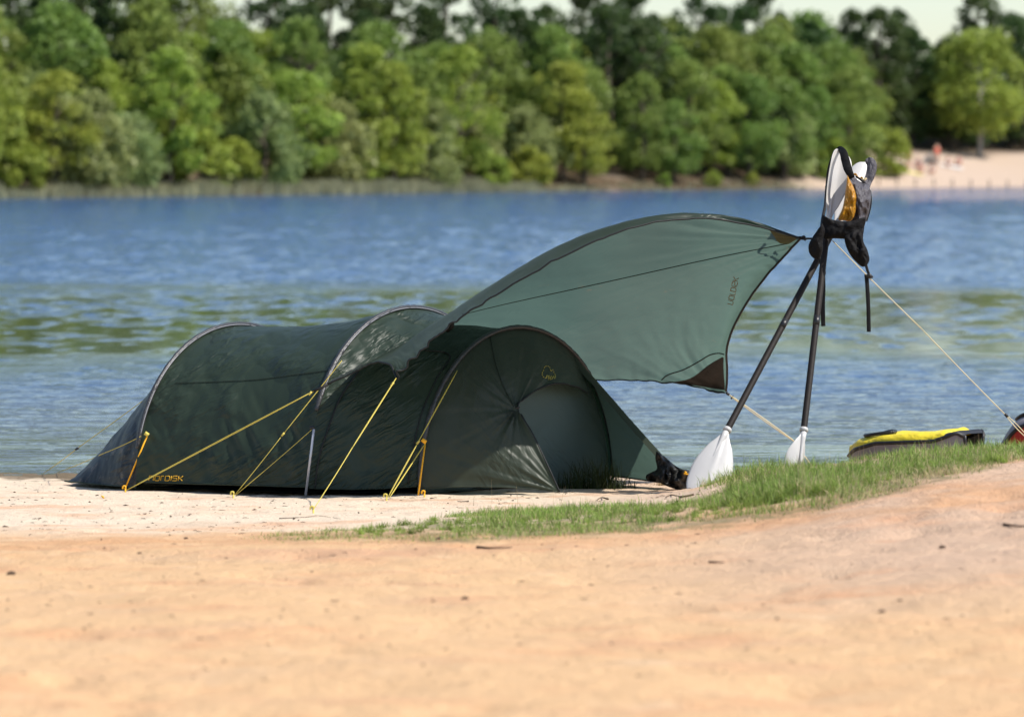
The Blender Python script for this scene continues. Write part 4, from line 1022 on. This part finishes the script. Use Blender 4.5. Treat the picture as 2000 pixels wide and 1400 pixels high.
for (x_, y_, s_, lab) in ((1840, 1070, .017, 'dark pebble on the pinkish sand at the right'), (22, 1122, .022, 'dark pebble on the foreground sand at the left edge'), (858, 1053, .016, 'dark brown pebble at the lower edge of the turf'), (363, 1052, .012, 'small dark leaf-like pebble where pale and orange sand meet'),
                     (908, 1170, .016, 'blurred grey pebble low in the middle of the sand'), (1722, 1196, .016, 'blurred brown pebble low at the right of the sand')):
    q = GH(x_, y_); n_ = 12; s_ = s_ * .7
    th_ = np.linspace(0, 2 * np.pi, 13)[:-1]; V_ = []
    for k in range(7):
        a = math.pi * k / 6
        for t_ in th_: 
            rr_ = s_ * (1 + .2 * math.sin(3 * t_ + k))
            V_.append((q.x + rr_ * math.sin(a) * math.cos(t_) * 1.2, q.y + rr_ * math.sin(a) * math.sin(t_), q.z + s_ * .3 + rr_ * .6 * math.cos(a)))
    f_ = [(k * 12 + j, k * 12 + (j + 1) % 12, (k + 1) * 12 + (j + 1) % 12, (k + 1) * 12 + j) for k in range(6) for j in range(12)]
    tag(mesh('pebble', V_, f_, M['twig']), lab, 'pebble', 'pebbles on the sand')
for (x_, y_, lab) in ((201, 974, 'small yellow leaf on the pale sand left of the orange strap'), (342, 1020, None)):
    if lab:
        q = GH(x_, y_); tag(tube('fallen_leaf', [q + Vector((-.01, 0, .02)), q + Vector((0, 0, .012)), q + Vector((.008, 0, .002))], [.002, .008, .002], M['yleaf'], None, 6), lab, 'leaf')

# ------------------------------------------------------------------ far shore: reeds
def vegobj(name, V_, f, matl, tone, lab, cat):
    o = mesh(name, V_, f, matl, None, False)
    me = o.data; a = me.color_attributes.new('tone', 'FLOAT_COLOR', 'POINT'); cc = np.ones((len(V_), 4), np.float32); cc[:, :3] = np.asarray(tone)[:, None]; a.data.foreach_set('color', cc.ravel())
    return o
rr = np.random.RandomState(77); n_ = 62000
x = rr.uniform(-100, 62, n_); e_ = rr.uniform(-1.6, 3.0, n_) ; y = shoreD(x) + e_
dn = np.interp(x, [-100, 1.0, 2.5, 22, 24, 62], [1, 1, .16, .12, 0, 0]) * np.clip(.7 + fbm(x * .25, y * .25, 5, 3), .1, 1)
k = rr.uniform(0, 1, n_) < dn; x, y, e_ = x[k], y[k], e_[k]; n_ = len(x)
h = rr.uniform(.3, .8, n_) * (1 + .5 * fbm(x * .4, y * .1, 15, 2)) * np.interp(x, [-40, -18, -10, 1], [.85, 1, 1.05, .8]) * np.where(x > 2, .45, 1); zz = np.maximum(Z(x, y), -.02)
az = rr.uniform(-.5, .5, n_); sx = np.cos(az) * .035; sy = np.sin(az) * .035; lx = rr.normal(0, .1, n_) * h
V_ = np.stack([np.stack([x - sx, y - sy, zz], -1), np.stack([x + sx, y + sy, zz], -1), np.stack([x + sx * .3 + lx, y + sy * .3, zz + h], -1), np.stack([x - sx * .3 + lx, y - sy * .3, zz + h], -1)], 1).reshape(-1, 3)
o = vegobj('reeds', V_, np.arange(n_ * 4).reshape(-1, 4), M['reed'], np.repeat(rr.uniform(0, 1, n_), 4), '', '')
tag(o, 'belt of pale reeds along the far waterline', 'reeds', kind='stuff')

# ------------------------------------------------------------------ trees
def crown_mesh(name, seed, h0, h1, rad, nblob, nleaf, lsize, droop=0, squash=1.0, matl=None):
    r_ = np.random.RandomState(seed); V_ = []; T_ = []
    for b_ in range(nblob):
        t_ = r_.uniform(0, 1); prof = math.sin(math.pi * min(1, max(0.02, (t_ * .86 + .14)))) ** .6
        a = r_.uniform(0, 2 * math.pi); rr_ = rad * prof * math.sqrt(r_.uniform(.25, 1.0)); c = np.array([math.cos(a) * rr_, math.sin(a) * rr_, h0 + (h1 - h0) * t_])
        br = rad * r_.uniform(.20, .40); n_ = int(nleaf / nblob * r_.uniform(.6, 1.4))
        d = r_.normal(0, 1, (n_, 3)); d /= np.linalg.norm(d, axis=1, keepdims=True); rad_ = r_.uniform(.55, 1.05, (n_, 1))
        p = c + d * rad_ * br * np.array([1, 1, .75 * squash]) 
        if droop: p[:, 2] -= droop * r_.uniform(0, 1, n_) ** 2 * (np.hypot(p[:, 0], p[:, 1]) / rad)
        ax = r_.normal(0, 1, (n_, 3)); ax[:, 2] = ax[:, 2] * .6 - (1.2 * droop); ax /= np.linalg.norm(ax, axis=1, keepdims=True)
        sx_ = np.cross(ax, r_.normal(0, 1, (n_, 3))); sx_ /= np.linalg.norm(sx_, axis=1, keepdims=True)
        s = lsize * r_.uniform(.6, 1.3, (n_, 1)); el = 1.0 + (.9 if droop else 0)
        q = np.stack([p - ax * s * el * .5, p + sx_ * s * .38 , p + ax * s * el * .5, p - sx_ * s * .38], 1)
        V_.append(q.reshape(-1, 3)); T_.append(np.repeat(np.clip(r_.uniform(0, 1) * .5 + r_.uniform(0, .5, n_), 0, 1), 4))
    V_ = np.concatenate(V_); T_ = np.concatenate(T_)
    V_[:, 2] = np.maximum(V_[:, 2], .05)
    o = mesh(name, V_, np.arange(len(V_)).reshape(-1, 4), matl, None, False)
    a = o.data.color_attributes.new('tone', 'FLOAT_COLOR', 'POINT'); cc = np.ones((len(V_), 4), np.float32); cc[:, :3] = T_[:, None]; a.data.foreach_set('color', cc.ravel())
    me = o.data; bpy.data.objects.remove(o); return me
def trunk_mesh(seed, h, r0, matl, nlimb=6, base=.3):
    r_ = random.Random(seed); mb = MB(); pts = [(0, 0, -.3)]; 
    for k in range(1, 7): pts.append((r_.uniform(-.1, .1) * k * .5, r_.uniform(-.1, .1) * k * .5, h * k / 6))
    P_ = cr(np.array(pts), 16); mb.tube(P_, np.linspace(r0, r0 * .25, 16), 8)
    for k in range(nlimb):
        q = P_[int(16 * (base + (.9 - base) * k / nlimb))]; a = r_.uniform(0, 6.28); l = h * r_.uniform(.2, .35)
        mb.tube(cr(np.array([q, q + np.array([math.cos(a) * l * .5, math.sin(a) * l * .5, l * .3]), q + np.array([math.cos(a) * l, math.sin(a) * l, l * .75])]), 8), np.linspace(r0 * .4, r0 * .08, 8), 6)
    o = mb.build('trunk', matl); me = o.data; bpy.data.objects.remove(o); return me
KIND = {}
def kind(key, ncr, args, trunkargs, matl, barkm):
    KIND[key] = ([crown_mesh('crown', 100 + hash_(key) + i, *args, matl=M[matl]) for i in range(ncr)], [trunk_mesh(i + 7 + hash_(key), *trunkargs, ) for i in range(2)])
def hash_(s): return sum(ord(c) * (i + 1) for i, c in enumerate(s)) % 1000
kind('willow', 3, (0.1, 5.4, 2.5, 46, 3800, .26, .8), (4.4, .16, M['bark']), 'leaf_willow', None)
kind('bush', 3, (0.05, 2.7, 1.7, 26, 2200, .22, .25), (1.9, .08, M['bark']), 'leaf_light', None)
kind('light', 3, (1.3, 7.6, 2.5, 56, 4300, .30), (6.6, .2, M['bark']), 'leaf_light', None)
kind('mid', 4, (1.1, 8.2, 2.8, 60, 4600, .32), (7.2, .24, M['bark']), 'leaf_mid', None)
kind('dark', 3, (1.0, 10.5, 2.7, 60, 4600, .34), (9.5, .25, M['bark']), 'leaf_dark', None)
kind('birch', 2, (2.0, 9.2, 3.4, 90, 8000, .32), (8.4, .2, M['palebark']), 'leaf_light', None)
NAMES = {'willow': 'willow_tree', 'bush': 'waterside_bush', 'light': 'broadleaf_tree', 'mid': 'broadleaf_tree', 'dark': 'dark_tree', 'birch': 'birch_tree'}
rt = random.Random(4)
def tree(k, X_, e_, s_, lab, cat='tree', group=None):
    cm, tm = KIND[k]; y_ = float(shoreD(X_)) + e_
    o = bpy.data.objects.new(NAMES[k], None); COL.objects.link(o); o.empty_display_size = .5
    o.location = (X_, y_, float(Z(X_, y_))); o.rotation_euler = (0, 0, rt.uniform(0, 6.28)); o.scale = (s_ * rt.uniform(.9, 1.12), s_ * rt.uniform(.9, 1.12), s_ * rt.uniform(.9, 1.1))
    tag(o, lab, cat, group)
    for nm, me in (('trunk', rt.choice(tm)), ('crown', rt.choice(cm))):
        c = bpy.data.objects.new(nm, me); COL.objects.link(c); c.parent = o
def zone(X_):
    return 'left part' if X_ < -8 else 'middle part' if X_ < 12 else 'right part'
X_ = -100
while X_ < 1.5:                                       # front row: willows and bushes over the reeds
    k = rt.choice(['willow', 'willow', 'bush', 'light']); s_ = rt.uniform(.75, 1.1)
    lab = {'willow': 'drooping olive green willow directly behind the reeds', 'bush': 'low bright green bush directly behind the reeds', 'light': 'bright green tree directly behind the reeds'}[k] + (', ' + zone(X_) + ' of the shore')
    tree(k, X_, rt.uniform(2.2, 4), s_, lab, 'bush' if k == 'bush' else 'tree', lab.replace('directly ', ''))
    X_ += rt.uniform(1.5, 2.5) * (2.2 if X_ < -48 else 1)
tree('light', 5.0, 3.5, .82, 'bright green tree overhanging the water just right of the end of the reeds')
tree('light', 3.6, 5.5, 1.0, 'tall fresh green tree behind the end of the reed belt')
X_ = 9.3
while X_ < 27.5:                                      # overhanging trees, dark gap before them
    k = rt.choice(['mid', 'mid', 'light']); lab = ('mid green' if k == 'mid' else 'bright green') + ' tree overhanging the dark bank left of the far beach'
    tree(k, X_, rt.uniform(3.5, 6), rt.uniform(.72, .95), lab, 'tree', lab); X_ += rt.uniform(2.0, 3.2)
tree('bush', 29.2, 6.5, 1.25, 'lone bright bush at the left end of the far beach', 'bush')
tree('bush', 24.5, 4.5, .9, 'small bush on the brown bank left of the far beach', 'bush')
for (bx, be, bs) in ((10.8, 1.5, .35), (14.5, 1.3, .4), (17.6, 1.6, .33)): tree('bush', bx, be, bs, 'tiny bush at the waterline under the overhanging trees', 'bush', 'tiny bushes at the waterline')
tree('birch', 39.2, 17, 1.05, 'tree with a pale bare trunk standing at the top of the far beach')
for row, (e0, kinds, s0) in enumerate(((8, ['light', 'mid', 'willow'], .95), (13, ['light', 'mid', 'mid'], 1.05), (19, ['mid', 'dark', 'light'], 1.0), (27, ['mid', 'dark'], 1.0), (36, ['dark', 'mid'], 1.05))):
    X_ = -104 + row
    while X_ < (66 if row < 2 else 105):
        ee = e0 + rt.uniform(-2, 2); kk = rt.choice(kinds)
        if X_ > 28:
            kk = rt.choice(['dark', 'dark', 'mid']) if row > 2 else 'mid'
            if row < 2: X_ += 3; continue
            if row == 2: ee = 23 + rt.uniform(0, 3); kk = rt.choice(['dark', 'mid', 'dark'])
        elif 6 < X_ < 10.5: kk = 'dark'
        lab = {'willow': 'olive willow', 'light': 'bright green tree', 'mid': 'mid green tree', 'dark': 'dark shaded tree', 'birch': 'tree with high light green branches'}[kk] + (' in the front half of the wood' if row < 2 else ' deep in the wood') + ', ' + ('behind the far beach' if X_ > 26 else zone(X_))
        tree(kk, X_, ee, s0 * rt.uniform(.8, 1.12), lab, 'tree', lab); X_ += rt.uniform(3.0, 4.6) * (1.7 if X_ < -52 or X_ > 62 else 1)

# ------------------------------------------------------------------ far beach: posts and bathers
for k, px_ in enumerate(list(range(1716, 2040, 36))):
    d_ = float(shoreD((px_ - 1000) / F * 320)) + .5; q = P(px_, 360, d_); zb = float(Z(q.x, q.y))
    tag(tube('wooden_post', [(q.x, q.y, zb - .2), (q.x, q.y, zb + .55), (q.x, q.y, zb + .62)], [.06, .055, .03], M['post'], None, 8), 'thin dark wooden post in the row along the far beach waterline', 'post', 'posts along the far beach')
def skinned(name, verts, edges, rad, matl, parent=None, root=0):
    me = bpy.data.meshes.new(name); me.from_pydata(verts, edges, []); o = bpy.data.objects.new(name, me); COL.objects.link(o)
    md = o.modifiers.new('skin', 'SKIN')
    for i, r_ in enumerate(rad): me.skin_vertices[0].data[i].radius = (r_, r_) if not isinstance(r_, tuple) else r_
    me.skin_vertices[0].data[root].use_root = True
    o.modifiers.new('sub', 'SUBSURF').levels = 2; o.modifiers['sub'].render_levels = 2
    me.materials.append(matl)
    if parent: o.parent = parent
    return o
def person(px_, e_, pose, cloth, lab, rot=0):
    x_ = (px_ - 1000) / F * 345; y_ = float(shoreD(x_)) + e_; x_ = (px_ - 1000) / F * y_
    e = bpy.data.objects.new('person', None); COL.objects.link(e); e.location = (x_, y_, float(Z(x_, y_))); e.rotation_euler = (0, 0, rot); tag(e, lab, 'person', 'bathers on the far beach')
    if pose == 'stand':
        V_ = [(0, 0, .95), (0, 0, 1.2), (0, 0, 1.42), (0, 0, 1.52), (0, -.01, 1.66), (.1, 0, .88), (.11, -.02, .48), (.11, .02, .08), (.11, -.12, .04), (-.1, 0, .88), (-.13, .05, .48), (-.14, .08, .08), (-.14, -.06, .04), (.2, 0, 1.4), (.27, -.02, 1.12), (.27, -.12, .88), (.27, -.16, .8), (-.2, 0, 1.4), (-.27, 0, 1.12), (-.25, -.1, .88), (-.25, -.14, .8)]
        shirt = [(0, 0, .86), (0, 0, 1.1), (0, 0, 1.40)]
    else:
        V_ = [(0, 0, .14), (0, .05, .38), (0, .03, .58), (0, .01, .68), (0, -.02, .82), (.1, -.02, .13), (.14, -.40, .42), (.13, -.62, .10), (.13, -.75, .05), (-.1, -.02, .13), (-.14, -.42, .40), (-.13, -.66, .09), (-.13, -.79, .05), (.2, .02, .56), (.26, -.08, .34), (.2, -.30, .40), (.18, -.38, .42), (-.2, .02, .56), (-.27, .1, .32), (-.24, .2, .08), (-.24, .26, .04)]
        shirt = [(0, 0, .14), (0, .05, .36), (0, .03, .57)]
    E_ = [(0, 1), (1, 2), (2, 3), (3, 4), (0, 5), (5, 6), (6, 7), (7, 8), (0, 9), (9, 10), (10, 11), (11, 12), (2, 13), (13, 14), (14, 15), (15, 16), (2, 17), (17, 18), (18, 19), (19, 20)]
    rad = [.13, .12, .13, .06, .10, .10, .065, .045, .04, .10, .065, .045, .04, .06, .045, .032, .035, .06, .045, .032, .035]
    skinned('body', V_, E_, rad, M['skin'], e)
    skinned('shirt', shirt, [(0, 1), (1, 2)], [.17, .16, .19], M[cloth], e)
    hd = V_[4]; skinned('hair', [(hd[0], hd[1] + .03, hd[2] - .02), (hd[0], hd[1] + .03, hd[2] + .06)], [(0, 1)], [.10, .10], M['hair'], e)
person(1829, 11.0, 'stand', 'cloth_red', 'person in a salmon red top standing high on the far beach', .4)
person(1823, 11.5, 'sit', 'cloth_red', 'person in red sitting beside the standing person in salmon')
person(1774, 6.5, 'stand', 'cloth_red', 'person in a bright red top left of the white shape on the far beach')
person(1765, 6.5, 'sit', 'cloth_white', 'person in white sitting beside the person in bright red', .5)
person(1792, 7, 'sit', 'cloth_blue', 'person in blue sitting right of the person in bright red', -.3)
person(1852, 10.2, 'sit', 'cloth_white', 'person in white sitting at the right of the group high on the beach')
person(1872, 10.2, 'sit', 'cloth_pink', 'person in pink sitting rightmost on the far beach')
person(1746, 4.2, 'sit', 'cloth_blue', 'person in blue sitting lowest and leftmost on the beach')
person(1754, 4, 'sit', 'cloth_pink', 'person in pink sitting beside the leftmost person in blue')
person(1798, 4.2, 'sit', 'cloth_pink', 'person in pink sitting below the person in blue')
person(1820, 3.6, 'sit', 'cloth_white', 'person in white sitting low on the beach near the water')
def towel(px_, e_, cloth, lab):
    x_ = (px_ - 1000) / F * 345; y_ = float(shoreD(x_)) + e_; x_ = (px_ - 1000) / F * y_
    u_, v_ = np.meshgrid(np.linspace(-.9, .9, 14), np.linspace(-.5, .5, 8), indexing='ij')
    G = np.stack([x_ + u_, y_ + v_, Z(x_ + u_, y_ + v_) + .05 + .02 * fbm(u_ * 4, v_ * 4, 3, 2)], -1); o = surf('beach_towel', G, M[cloth]); tag(o, lab, 'towel', 'towels on the far beach')
towel(1780, 4, 'cloth_yellow', 'pale yellow towel below the person in bright red'); towel(1858, 9.6, 'cloth_white', 'white towel under the people at the right of the group')
# small white sunshade beside the standing person
sx_ = (1815 - 1000) / F * 345; sy_ = float(shoreD(sx_)) + 11; sx_ = (1815 - 1000) / F * sy_; sz_ = float(Z(sx_, sy_))
e = bpy.data.objects.new('beach_shelter', None); COL.objects.link(e); e.location = (sx_, sy_, sz_); tag(e, 'small white beach shelter beside the person in salmon red', 'shelter')
u_, v_ = np.meshgrid(np.linspace(0, math.pi, 24), np.linspace(0, 1, 10), indexing='ij')
G = np.stack([.6 * np.cos(u_) * (1 - .5 * v_), -.3 + .9 * v_, .85 * np.sin(u_) * (1 - v_ ** 2 * .9)], -1)
surf('canopy', G, M['cloth_white'], e); tube('pole', G[:, 0], .02, M['pole'], e, 6)
